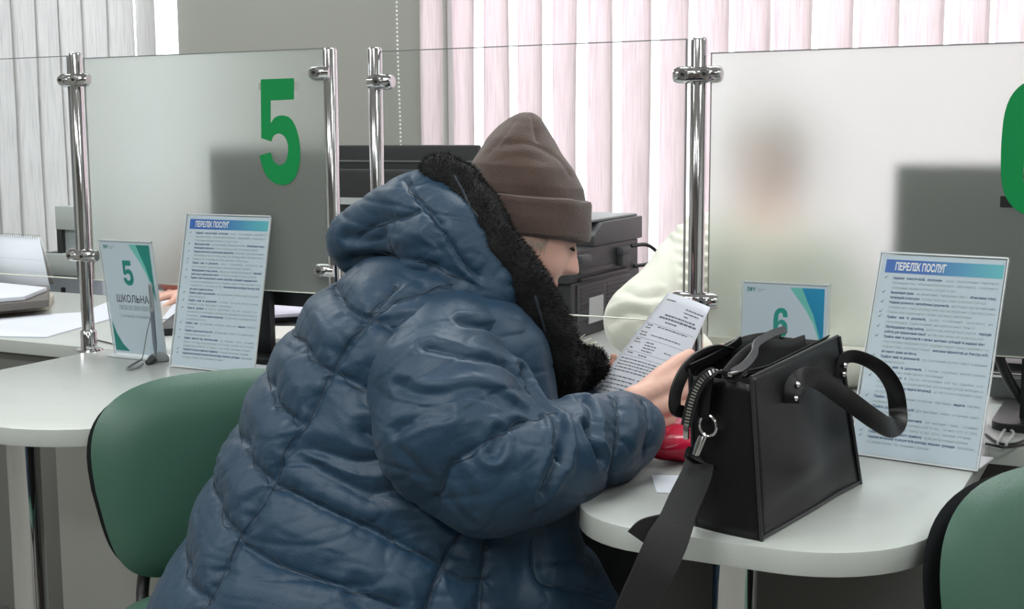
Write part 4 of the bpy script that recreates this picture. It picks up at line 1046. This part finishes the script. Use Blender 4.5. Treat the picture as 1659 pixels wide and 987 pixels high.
# handles
rv = [(1274, 621, .32), (1271, 643, .31), (1352, 590, .95), (1350, 604, .945)]
fo = nf*.010
def vperp(P_):
    out = []
    for i in range(len(P_)): t_ = P_[min(i+1, len(P_)-1)]-P_[max(i-1, 0)]; out.append(t_.cross(fw).normalized())
    return out
hR = cat([Bp(1270, 652, .30, 0)+fo, Bp(1272, 632, .31, 0)+fo, Bp(1282, 612, .36, -.02)+fo*1.4, Bp(1306, 612, .48, -.1)+fo*1.6, Bp(1345, 640, .7, -.2)+fo*2, Bp(1380, 672, .9, -.3)+fo*3, Bp(1408, 688, 1.05, -.3)+fo*3, Bp(1432, 684, 1.15, -.2)+fo*2, Bp(1444, 662, 1.2, -.1)+fo, Bp(1438, 628, 1.15, 0)+fo, Bp(1420, 600, 1.1, 0)+fo, Bp(1395, 583, 1.03, 0)+fo, Bp(1370, 576, .99, 0)+fo, Bp(1354, 584, .96, 0)+fo, Bp(1351, 612, .95, 0)+fo], 7)
wv_ = vperp(hR); wR = [.021+.007*math.sin(PI*min(1, i/len(hR)*1.3))-.012*max(0, (i/len(hR)-.62)) for i in range(len(hR))]
MB().ribbon(hR, [(a_+fw*.25).normalized() for a_ in wv_], wR, .004).build('handle', M_LEATH, bag, bevel=.001)
hL = cat([Bp(1184, 572, .3, 1.0), Bp(1160, 568, .2, 1.05), Bp(1130, 580, .08, 1.1), Bp(1108, 604, -.04, 1.1), Bp(1095, 636, -.1, 1.05), Bp(1094, 662, -.1, .98), Bp(1106, 668, -.05, .95)], 7)
MB().ribbon(hL, [(a_+fw*.5).normalized() for a_ in vperp(hL)], .016, .004).build('handle', M_LEATH, bag, bevel=.001)
for (x, y, u) in rv:
    p = Bp(x, y, u, 0)+fo*1.6; MB().sphere(p, (.0040, .0040, .0040)).build('rivet', M_CHROME, bag)
# D-ring, clip, shoulder strap
side_n = ns
def ringpts(c, ax, ay, ra, rb, n=24): return [c+ax*ra*math.cos(2*PI*k/n)+ay*rb*math.sin(2*PI*k/n) for k in range(n+1)]
dr = Bp(1152, 688, 0, .60)+ns*.008
sd = uyb*-1
MB().tube(ringpts(dr, sd, Z, .0125, .013), .002, 8, cap=False).build('d_ring', M_CHROME, bag)
MB().ribbon(cat([Bp(1150, 606, 0, .62)+ns*.004, Bp(1148, 640, 0, .62)+ns*.008, Bp(1145, 676, 0, .64)+ns*.007], 5), sd, .016, .003).build('ring_tab', M_LEATH, bag)
clipm = MB(); c0 = Bp(1144, 703, 0, .68)+ns*.012; c1_ = Bp(1136, 733, 0, .74)+ns*.016
clipm.tube([c0, c0.lerp(c1_, .4), c1_], [.0035, .005, .0045], 10); clipm.tube([c0+sd*.007, c1_+sd*.005], .0016, 8); clipm.build('strap_clip', M_CHROME, bag)
stp = cat([at(1134, 744, 1.645), at(1128, 770, 1.62), at(1108, 815, 1.585), at(1088, 860, 1.545), at(1066, 910, 1.525), at(1040, 965, 1.52), at(1018, 1020, 1.52), at(1000, 1080, 1.53)], 6)
so = MB().ribbon(stp, (rh*1+fh*.25+Z*.35), [.037+.012*min(1, i/20) for i in range(len(stp))], .0035).build('shoulder_strap', M_WEB, bag)
capm = MB().ribbon(cat([at(1137, 736, 1.645), at(1133, 752, 1.635)], 3), (rh*1+fh*.2+Z*-.35), .043, .008).build('strap_end', M_LEATH, bag, bevel=.002)
tl_ = cat([at(1095, 838, 1.60), at(1070, 846, 1.60), at(1045, 856, 1.60), at(1032, 872, 1.60)], 5)
MB().ribbon(tl_, (Z*1-rh*.2), [.014+.016*i/len(tl_) for i in range(len(tl_))], .004).build('strap_tail', M_WEB, bag)

# ================================================================== ITEMS ON THE RIGHT DESK
rb = root('red_bag', onz(1090, 750), 'crimson glossy pouch lying on the right desk under the hand', 'bag')
g = MB(); c = onz(1096, 742); Rz = Matrix.Rotation(math.atan2(uxb.y, uxb.x)-.5, 3, 'Z')
g.sphere(c+Z*.026, (.075, .055, .027), Rz, 28, 14); v, e, f = remesh(g, .004); nn = normals(v, f); v = v+nn*np_noise(v, 30, .006, 3)[:, None]; v[:, 2] = np.maximum(v[:, 2], DZ+.0008)
to_mb(v, f).build('pouch', M_RED, rb, angle=180)
g = MB(); g.sphere(c+Z*.050+fh*.03, (.05, .03, .022), Rz, 24, 12); v, e, f = remesh(g, .004); nn = normals(v, f); v = v+nn*np_noise(v, 40, .009, 8)[:, None]
to_mb(v, f).build('pouch_flap', M_PINK, rb, angle=180)
def desk_quad(name, px, label, m, h=.0006, cat_='paper', z=DZ, parent=None):
    pts = [onz(x, y, z) for x, y in px]; mb = MB(); n = len(pts)
    mb.add([p+Z*.0004 for p in pts]+[p+Z*(h+.0004) for p in pts], [tuple(range(n))[::-1], tuple(range(n, 2*n))]+[(i, (i+1) % n, n+(i+1) % n, n+i) for i in range(n)])
    o = mb.build(name, m, parent, origin=None if parent else sum(pts, Vector())/n, smooth=False)
    if not parent: tag(o, label, cat_)
    return o
desk_quad('paper_slip', [(1055, 771), (1100, 772), (1094, 801), (1064, 799)], 'small white paper slip on the right desk below the red pouch', M_PAPER, .001)

# ================================================================== PRINTER behind clear screen
pz = DZ
near = at(922, 500, 3.12); xr_ = near.x; ya_ = near.y; yb_ = ya_+.47; zt_ = at(1030, 350, 3.45).z; pzt = zt_
prn = root('printer', (xr_-.25, (ya_+yb_)/2, pz), 'black multifunction printer behind the clear screen near the blinds', 'printer')
H1 = pzt-pz
lowm = MB().bb((xr_-.42, ya_+.02, pz), (xr_-.004, yb_, pz+H1*.50)); lowm.build('lower_case', M_DGREY, prn, bevel=.006)
MB().bb((xr_-.42, ya_, pz+H1*.50), (xr_, yb_-.02, pz+H1*.78)).build('upper_case', M_DGREY, prn, bevel=.006)
sb = MB().prism([(ya_+.14, pz+H1*.78), (yb_, pz+H1*.78), (yb_, pz+H1*.99), (ya_+.20, pz+H1*.985), (ya_+.14, pz+H1*.88)], (0, 1, 0), (0, 0, 1), (-1, 0, 0), (xr_+.004, 0, 0), .41)
sb.build('scanner_unit', mat('graphite_plastic', (62, 64, 66), .45), prn, bevel=.004)
MB().bb((xr_-.40, ya_+.16, pz+H1*.99), (xr_-.01, yb_-.005, pz+H1*1.0+.004)).build('scanner_lid', M_MGREY, prn, bevel=.002)
vm = MB()
for k in range(6): 
    z = pz+H1*(.42-.036*k)
    for a_, b_ in ((.07, .21), (.235, .38)): vm.bb((xr_-.003, ya_+a_, z), (xr_+.0006, ya_+b_, z+.005))
vm.build('vent', M_BLACK, prn)
MB().bb((xr_-.004, ya_+.05, pz+H1*.15), (xr_-.0005, ya_+.40, pz+H1*.47)).build('rear_cover', mat('vent_cover_plastic', (56, 58, 61), .45), prn, bevel=.002)
sm = MB().bb((xr_-.006, ya_+.06, pz+H1*.56), (xr_+.002, ya_+.33, pz+H1*.60)); sm.build('paper_slot', M_BLACK, prn)
MB().bb((xr_-.004, ya_+.05, pz+H1*.50), (xr_+.010, ya_+.36, pz+H1*.53)).build('rear_tray', M_BLACK, prn, bevel=.003)
for yy in (ya_+.03, ya_+.29):
    MB().bb((xr_, yy, pz+H1*.66), (xr_+.022, yy+.06, pz+H1*.74)).build('lid_hinge', mat('graphite_plastic', (0, 0, 0)), prn, bevel=.008)
MB().bb((xr_, ya_+.30, pz+H1*.56), (xr_+.016, ya_+.355, pz+H1*.68)).build('hinge_arm', mat('graphite_plastic', (0, 0, 0)), prn, bevel=.004)
MB().bb((xr_-.003, ya_+.12, pz+.03), (xr_+.0008, ya_+.21, pz+.095)).build('rating_label', M_LGREY, prn, smooth=False)
MB().tube(cat([(xr_, ya_+.40, pz+H1*.72), (xr_+.03, ya_+.44, pz+H1*.72), (xr_+.05, ya_+.47, pz+H1*.62), (xr_+.03, ya_+.46, pz+H1*.54), (xr_, ya_+.42, pz+H1*.52)], 6), .005, 8).build('power_cable', M_BLACK, prn)
# straw-coloured paper ends by the hand
st = root('paper_bundle', at(935, 556, 2.42), 'small bundle of cream paper strips beyond the furry cuff', 'paper')
bz = onz(935, 560)
for k in range(5):
    d = (rh*(.6+.2*k)+Z*(.75-.16*k)).normalized(); p0 = onz(915+k*2, 566)+Z*.002
    MB().ribbon([p0, p0+d*(.05+.006*k)], fh+rh*.3, .012, .0012).build('strip', mat('cream_paper', (226, 222, 196), .7), st)
st.location = st.location  # noqa

# ================================================================== MONITORS
def monitor(name, xa, xb, y, z0, z1, label, m=M_BLACK, thick=.035, stand=True, ridges=()):
    r = root('monitor', ((xa+xb)/2, y, DZ), label, 'monitor', 'black computer monitors seen from behind')
    MB().bb((xa, y, z0), (xb, y+.018, z1)).build('screen_housing', m, r, bevel=.006)
    MB().bb((xa+.06, y-.022, z0+.05), (xb-.06, y, z1-.06)).build('rear_cover', m, r, bevel=.008)
    MB().bb((xa+.008, y+.018, z0+.01), (xb-.008, y+.0195, z1-.008)).build('display', mat('dark_display', (18, 20, 26), .1), r, smooth=False)
    if ridges:
        g = MB()
        for z in ridges: g.bb((xa+.01, y-.004, z), (xb-.01, y+.001, z+.004))
        g.build('rear_ridge', M_MGREY, r, smooth=False)
    cx = (xa+xb)/2
    if stand:
        MB().bb((cx-.03, y-.04, DZ+.01), (cx+.03, y-.02, z0+.12)).build('stand_neck', m, r, bevel=.004)
        MB().prism(rounded(cx-.12, cx+.12, y-.11, y+.09, .03, .03), (1, 0, 0), (0, 1, 0), (0, 0, 1), (0, 0, DZ), .012).build('stand_base', m, r, bevel=.002)
    return r
y5 = .13; a = ony(331, 240, y5); b = ony(534, 240, y5)
monitor('m', a.x, b.x, y5, ony(430, 494, y5).z, a.z, 'dark monitor seen blurred through the frosted screen with the green 5', stand=True)
yb2 = .55; a = ony(510, 235, yb2); b = ony(775, 235, yb2)
r2 = monitor('m', a.x, b.x, yb2, ony(600, 440, yb2).z, b.z, 'black ridged monitor back between the two middle chrome posts', M_DGREY, ridges=(ony(560, 262, yb2).z, ony(560, 290, yb2).z))
o = MB().bb((ony(549, 330, yb2-.03).x, yb2-.03, ony(549, 331, yb2-.03).z), (ony(591, 330, yb2-.03).x, yb2-.022, ony(591, 321, yb2-.03).z)); o.build('rating_label', M_LGREY, r2, smooth=False)
y6 = .10; a = ony(1450, 266, y6); z6b = ony(1500, 572, y6).z
r6 = monitor('m', a.x, a.x+.62, y6, z6b, a.z, 'dark monitor seen blurred through the frosted screen with the green 6', stand=False)
r6['label'] = 'dark monitor seen blurred through the frosted screen with the green 6'
sm = MB(); cx = a.x+.30
sm.tube(cat([(ony(1605, 590, y6).x, y6, z6b+.03), (ony(1640, 640, y6).x, y6+.01, ony(1640, 630, y6).z), (ony(1680, 690, y6).x, y6+.02, ony(1680, 680, y6).z)], 5), .009, 10)
sm.bb((ony(1655, 600, y6).x, y6, DZ+.012), (ony(1700, 600, y6).x, y6+.03, z6b+.04)); sm.build('stand_neck', M_BLACK, r6)
MB().prism(rounded(ony(1610, 690, y6).x, ony(1790, 690, y6).x, y6-.06, y6+.16, .03, .03), (1, 0, 0), (0, 1, 0), (0, 0, 1), (0, 0, DZ), .014).build('stand_base', M_BLACK, r6, bevel=.002)
# telephone-like grey device with black handset rail under monitor 6
dv = root('desk_device', onz(1640, 690), 'grey and black desk device with chrome bar under the right monitor', 'device')
yd = .31
pA, pB = ony(1598, 660, yd), ony(1700, 690, yd)
MB().bb((pA.x, yd, DZ+.004), (pB.x+.1, yd+.16, DZ+.05)).build('device_body', M_MGREY, dv, bevel=.006)
MB().bb((pA.x-.01, yd-.01, DZ+.05), (pB.x+.1, yd+.12, DZ+.075)).build('device_top', M_BLACK, dv, bevel=.005)
MB().tube([(pA.x, yd-.018, DZ+.052), (pB.x, yd-.018, DZ+.052)], .006, 12).build('chrome_bar', M_CHROME, dv)
def cable(pts, label, r_=.0022, m=M_BLACK, zz=None):
    P_ = cat([onz(x, y) for x, y in pts], 6); P_ = [p+Z*(r_+.001) for p in P_]
    return tag(MB().tube(P_, r_, 8).build('cable', m, origin=P_[0]), label, 'cable')
cable([(1597, 707), (1620, 722), (1645, 722), (1670, 712)], 'black cable lying under the right monitor')
cable([(1597, 722), (1630, 728), (1665, 722)], 'lower black cable beside the leaning list sign', .002)
cable([(1616, 722), (1628, 700), (1642, 705), (1630, 725)], 'pale looped cable under the right monitor', .0025, M_LGREY)

# ================================================================== ITEMS ON THE LEFT DESKS
# calendar
Yk = .62; c_bl, c_br = onz(-75, 455), onz(82, 470); ct = at(35, 373, 3.6)
cal = root('desk_calendar', (c_bl+c_br)/2, 'white tent desk calendar with wire spiral at the left edge', 'calendar')
wv = (c_br-c_bl); wn = wv.normalized(); back = Vector((-wn.y, wn.x, 0)); back = back if back.y > 0 else -back
hC = .165; apx = c_bl+back*.06+Z*hC; l_in = wn*.125
cal_f = MB().add([c_bl, c_br, apx+wv-l_in, apx-l_in*.0], [(0, 1, 2, 3)]); o = cal_f.build('calendar_page', M_PAPER, cal); o.modifiers.new('t', 'SOLIDIFY').thickness = .002
cal_b = MB().add([c_bl+back*.12, c_br+back*.12-wn*.14, apx+wv-l_in+back*.004, apx+back*.004], [(0, 1, 2, 3)]); o = cal_b.build('back_board', M_WHITE, cal); o.modifiers.new('t', 'SOLIDIFY').thickness = .002
g = MB(); n = 34
for k in range(n):
    p = apx.lerp(apx+wv-l_in, (k+.5)/n); g.tube(ringpts(p, back, Z, .006, .007, 10), .0009, 5, cap=False)
g.build('wire_spiral', M_STEEL, cal)
g = MB(); 
for t in (.32, .55): a_ = c_bl.lerp(apx, t); b_ = c_br.lerp(apx+wv-l_in, t); nb = -back*.0015; g.tube([a_+nb, b_+nb], .0008, 5)
g.build('page_line', M_INKG, cal)
# light grey office machine
Ym = 1.35; mr = root('document_scanner', onz(105, 468), 'light grey office machine standing behind the left chrome post', 'device')
xa_, xb_ = at(93, 340, 4.62), at(200, 340, 4.62); yb0 = xa_.y
def ppx(px, py): 
    p = ony(px, py, yb0); return p
def mbox(x0, y0, x1, y1, th, name, m, par=mr, dy=0): 
    a_, b_ = ppx(x0, y1), ppx(x1, y0); return MB().bb((a_.x, yb0+dy, a_.z), (b_.x, yb0+th, b_.z)).build(name, m, par, bevel=.004)
M_SC = mat('pale_grey_plastic', (176, 182, 182), .5)
mbox(90, 336, 165, 372, .25, 'top_unit', M_SC); mbox(98, 372, 165, 415, .22, 'mid_unit', mat('mid_grey_plastic', (158, 166, 168), .5), dy=.02); mbox(74, 414, 165, 444, .28, 'base_unit', M_SC, dy=-.02)
mbox(76, 444, 165, 480, .24, 'paper_drawer', mat('bluish_grey_plastic', (172, 180, 192), .5)); mbox(93, 371, 98, 412, .2, 'dark_trim', M_BLACK, dy=.0); mbox(72, 410, 97, 414, .2, 'dark_trim', M_BLACK, dy=-.01); mbox(79, 425, 82, 442, .1, 'button', M_MGREY, dy=-.024); mbox(100, 466, 106, 474, .1, 'button', M_BLACK, dy=-.005)
# the machine stands on a low cabinet
pa = ppx(60, 480); cb = root('side_cabinet', (pa.x+.3, yb0+.15, 0), 'low grey cabinet carrying the light grey office machine', 'cabinet')
MB().bb((pa.x, yb0-.06, 0), (pa.x+.62, yb0+.33, pa.z)).build('cabinet_body', M_DESKEDGE, cb, bevel=.003); MB().bb((pa.x+.02, yb0-.075, .05), (pa.x+.60, yb0-.06, pa.z-.04)).build('cabinet_door', M_DESK, cb, bevel=.002)
# binder stack
def slab(name, px, z, h, m, label, cat_, bevel=.003, group=None):
    pts = [onz(x, y, z) for x, y in px]; n = len(pts); o = MB().add([p+Z*.0005 for p in pts]+[p+Z*h for p in pts], [tuple(range(n))[::-1], tuple(range(n, 2*n))]+[(i, (i+1) % n, n+(i+1) % n, n+i) for i in range(n)]).build(name, m, origin=sum(pts, Vector())/n, bevel=bevel)
    return tag(o, label, cat_, group)
slab('document_folder', [(-120, 522), (78, 503), (88, 487), (-60, 480)], DZ+.001, .022, mat('beige_card', (192, 186, 174), .7), 'beige card folder under the dark binder at the left edge', 'folder')
slab('binder', [(-120, 517), (80, 498), (80, 474), (-60, 468)], DZ+.024, .022, mat('taupe_binder', (96, 92, 88), .6), 'dark grey binder lying on the beige folder at the left edge', 'folder')
slab('notepad', [(-120, 500), (40, 487), (76, 472), (-60, 458)], DZ+.047, .012, M_PAPER, 'white spiral pad on top of the dark binder', 'notepad', .001)
def loose(px, label, h=.0012, m=M_PAPER, group='loose papers on the left clerk desk'):
    o = desk_quad('paper_sheet', px, label, m, h); o['group'] = group; return o
loose([(-90, 545), (75, 548), (180, 518), (178, 505), (60, 512), (-20, 520)], 'large crumpled white sheet lying in front of the folders', .003)
loose([(100, 520), (175, 515), (250, 490), (180, 488)], 'white sheet lying behind the left chrome post', .0015)
loose([(262, 518), (290, 518), (296, 490), (284, 490)], 'white sheet between the name card 5 and the leaning sign', .002)
kb = slab('keyboard', [(250, 545), (380, 538), (392, 508), (290, 512)], DZ+.001, .018, M_BLACK, 'black keyboard behind the left leaning sign', 'keyboard')
slab('document_tray', [(395, 527), (520, 518), (530, 498), (400, 505)], DZ+.001, .022, M_DGREY, 'charcoal letter tray beside the coat, under papers', 'tray')
slab('paper_stack', [(400, 518), (515, 512), (525, 494), (405, 498)], DZ+.0235, .010, mat('lilac_white_paper', (206, 204, 222), .7), 'white and lilac papers on the charcoal tray', 'paper')
slab('pink_folder', [(405, 545), (440, 545), (447, 532), (410, 530)], DZ+.001, .008, mat('pink_card', (196, 130, 142), .6), 'small pink folder in front of the charcoal tray', 'folder')
slab('white_adapter', [(432, 560), (470, 558), (478, 538), (440, 538)], DZ+.001, .016, M_WHITE, 'small white adapter among the cables beside the coat', 'adapter', .003)
for k, (ys, lb) in enumerate((((550, 547), 'upper'), ((562, 558), 'second'), ((571, 568), 'third'), ((580, 581), 'lowest'))):
    cable([(412, ys[0]), (430, ys[0]-2), (450, ys[1]), (480, ys[1]+4)], lb+' of the thin black cables between the left leaning sign and the coat', .0018)
cable([(152, 552), (170, 556), (185, 560)], 'thin dark cable beside the foot of the left chrome post', .0018)
# pen on stand
pb = onz(252, 588); pen = root('tethered_pen', pb, 'silver pen on a grey base with cord, on the left desk', 'pen')
g = MB(); c = onz(257, 586)+Z*.006; Rb = Matrix.Rotation(math.atan2(rh.y, rh.x)+.2, 3, 'Z')
g.sphere(c, (.024, .017, .015), Rb, 20, 12); g.v = [Vector((q.x, q.y, max(q.z, DZ+.0006))) for q in g.v]; g.build('pen_base', M_MGREY, pen)
g = MB().ribbon(cat([onz(232, 594)+Z*.006, onz(222, 599)+Z*.004, onz(210, 601)+Z*.003, onz(206, 599)+Z*.003, onz(214, 594)+Z*.004, onz(230, 588)+Z*.008], 5), Z, .004, .004).build('base_loop', M_MGREY, pen)
g = MB().tube([onz(238, 592)+Z*.004, onz(250, 590)+Z*.012], [.006, .010], 12).build('base_neck', M_DGREY, pen)
p0 = onz(253, 590)+Z*.014; p1 = at(243, 458, (p0-CAM).dot(fw)-.015)
pdn = None
g = MB().tube([p0, p0.lerp(p1, .07), p0.lerp(p1, .12), p0.lerp(p1, .2), p0.lerp(p1, .62)], [.001, .0028, .0038, .0048, .0050], 14).build('pen_barrel', mat('silver_grey_pen', (112, 122, 132), .35, .4), pen)
MB().tube([p0.lerp(p1, .62), p0.lerp(p1, .98), p1], [.0050, .0052, .0035], 14).build('pen_cap', mat('translucent_grey', (140, 148, 154), .25), pen)
MB().tube([p0.lerp(p1, .68)-fh*.007, p0.lerp(p1, .97)-fh*.007], .0013, 8).build('pen_clip', M_STEEL, pen)
MB().tube(cat([p0.lerp(p1, .55)-rh*.004, at(238, 540, (p0-CAM).dot(fw)), at(232, 575, (p0-CAM).dot(fw)), onz(228, 590)+Z*.006], 6), .0012, 6).build('cord', M_MGREY, pen)

# ================================================================== CLERKS
def clerk(name, label, facing, pel, chest, neck, headc, hdown, arms, top_m, hair_m, yoke=None, sk=M_SKIN, extra=None):
    r = root('person', (pel.x, pel.y, 0), label, 'person'); facing = Vector(facing).normalized(); left = Z.cross(facing)
    b = MB(); hf_ = (facing-Z*hdown).normalized(); hm_, (fx, lx, ux_) = head_verts(headc, hf_, left, 1.0); b.add(hm_.v, hm_.f)
    b.caps([(headc-ux_*.07-fx*.03, .05), (neck, .052), (chest, .10), (pel, .12)])
    for s in (-1, 1): b.caps([(headc+lx*s*.078+ux_*.012-fx*.005, .012), (headc+lx*s*.080-ux_*.012-fx*.002, .009)])
    for (s_, el, wr, tip, bk, ts_) in arms:
        b.caps([(neck, .05), (s_, .045), (el, .036), (wr, .022)]); hand_caps(b, wr, tip-wr, bk, ts_, (.3, .35, .4, .45), .2, .95)
    for s in (-1, 1):
        kn = pel+facing*.42+left*s*.1; kn.z = .50; an = Vector((kn.x, kn.y, .08)); b.caps([(pel+left*s*.09, .08), (kn, .055), (an, .036), (an+facing*.14-Z*.045, .032)])
    v, e, f = remesh(b, .005); v = lap(v, e, 2, .5); bo_ = to_mb(v, f).build('body', sk, r)
    for s in (-1, 1):
        ec = headc+fx*.0795+lx*s*.031+ux_*.012; ey = MB().sphere(ec, .008, None, 12, 8).build('eye', M_WHITE, bo_); MB().sphere(ec+fx*.0055, .0036, None, 8, 6).build('iris', M_LASH, ey)
        MB().tube([headc+fx*(.090-t*t*.008)+lx*(s*.032+t*.017)+ux_*(.036-.004*t*t) for t in [-1+.25*k for k in range(9)]], [.001]+[.0025]*7+[.001], 6).build('eyebrow', hair_m, bo_)
    h = MB(); h.sphere(headc-fx*.018+ux_*.022, (.098, .098, .098), None, 24, 16); h.caps([(headc-fx*.06, .07), (headc-fx*.075-ux_*.07, .05)])
    for s in (-1, 1): h.caps([(headc+lx*s*.062+ux_*.03-fx*.02, .035), (headc+lx*s*.068-ux_*.05-fx*.02, .024)])
    v, e, f = remesh(h, .006); v = lap(v, e, 4, .5)
    # keep the face free of hair
    hp = np.array(headc); rel = v-hp; xx = rel@np.array(fx); zz = rel@np.array(ux_); yy = rel@np.array(lx)
    push = (xx > .035) & (zz < .055); v[push] -= np.outer((xx[push]-.035), np.array(fx)); nn = normals(v, f); v = v+nn*np_noise(v, 30, .004, 5, (1, 1, .4))[:, None]
    to_mb(v, f).build('hair', hair_m, r)
    t = MB(); t.caps([(pel-Z*.02, .15), (pel.lerp(chest, .5), .145), (chest, .145), (neck-Z*.05, .085)])
    for (s_, el, wr, tip, bk, ts_) in arms: t.caps([(chest+Z*.05, .11), (s_, .075), (s_.lerp(el, .5), .072), (el, .066), (el.lerp(wr, .5), .055), (wr.lerp(el, .12), .040)])
    if extra: t.caps(extra)
    v, e, f = remesh(t, .006); v = lap(v, e, 14, .6); return r, v, e, f
# clerk 6: cream jumper
fc6 = (Vector((0, -1, 0))-rh*.25+Vector((0, 0, 0)))
s6r = at(1140, 400, 2.83); el6 = at(1035, 520, 2.62); wr6 = at(1140, 580, 2.50)
s6l = at(1330, 420, 2.75); el6l = at(1400, 580, 2.6); wr6l = at(1270, 590, 2.45)
pel6 = at(1240, 760, 2.95); pel6.z = .56; ch6 = at(1235, 500, 2.85); nk6 = at(1236, 360, 2.95)
r6p, v, e, f = clerk('c6', 'clerk in a cream ribbed jumper behind the post and frosted screen 6', fc6, pel6, ch6, nk6, at(1240, 258, 3.0), .2,
    [(s6r, el6, wr6, at(1185, 566, 2.46), Z, -rh), (s6l, el6l, wr6l, at(1240, 580, 2.4), Z, rh)], M_CREAM, M_HAIRG, extra=[(at(1132, 415, 2.8), .07), (at(1082, 470, 2.70), .070), (el6, .076)])
tt = bvh(v, f); nn = normals(v, f)
v, _ = seam_disp(v, nn, [(project(tt, [(1080, 372), (1090, 410), (1100, 460), (1104, 500)]), .6), (project(tt, [(1045, 525), (1075, 500), (1110, 520)]), 1.2), (project(tt, [(990, 520), (1020, 505), (1060, 512)]), .8), (project(tt, [(1012, 470), (1040, 480), (1070, 478)]), .6)], .013, .009, 0, .03, 0, ridge=.3)
nn = normals(v, f); yl = at(1080, 400, 2.8).dot(rh)
rib = np.clip((v@np.array(rh)-yl)/.02, 0, 1); zr = v[:, 2]+.25*(v@np.array(rh)); nv_ = v+nn*(.0042*np.sin(zr/.0034)*rib*(v[:, 2] > .93))[:, None]
nn = normals(v, f); nv_ = nv_+nn*np_noise(nv_, 14, .004, 55)[:, None]
to_mb(nv_, f).build('jumper', M_CREAM, r6p, angle=180)
# clerk 5: dusky red sleeves, hand on the desk
pel5 = Vector((-1.98, 1.05, .56)); ch5 = Vector((-1.95, .98, .84)); nk5 = Vector((-1.93, .94, .97))
hd5 = Vector((-1.92, .89, 1.07)); wr5 = onz(302, 470, .785); tip5 = onz(264, 479, .772)
r5p, v, e, f = clerk('c5', 'clerk in a dusky red top hidden behind screen 5, one hand on the desk', (.1, -1, 0), pel5, ch5, nk5, hd5, .5,
    [(Vector((-2.11, .95, .93)), Vector((-2.16, .82, .83)), wr5, tip5, Z, -fh), (Vector((-1.79, .93, .93)), Vector((-1.76, .76, .82)), Vector((-1.80, .55, .785)), Vector((-1.83, .48, .77)), Z, -rh)], None, M_HAIRG)
to_mb(v, f).build('blouse', mat('dusky_red_cloth', (150, 92, 84), .8), r5p, angle=180)
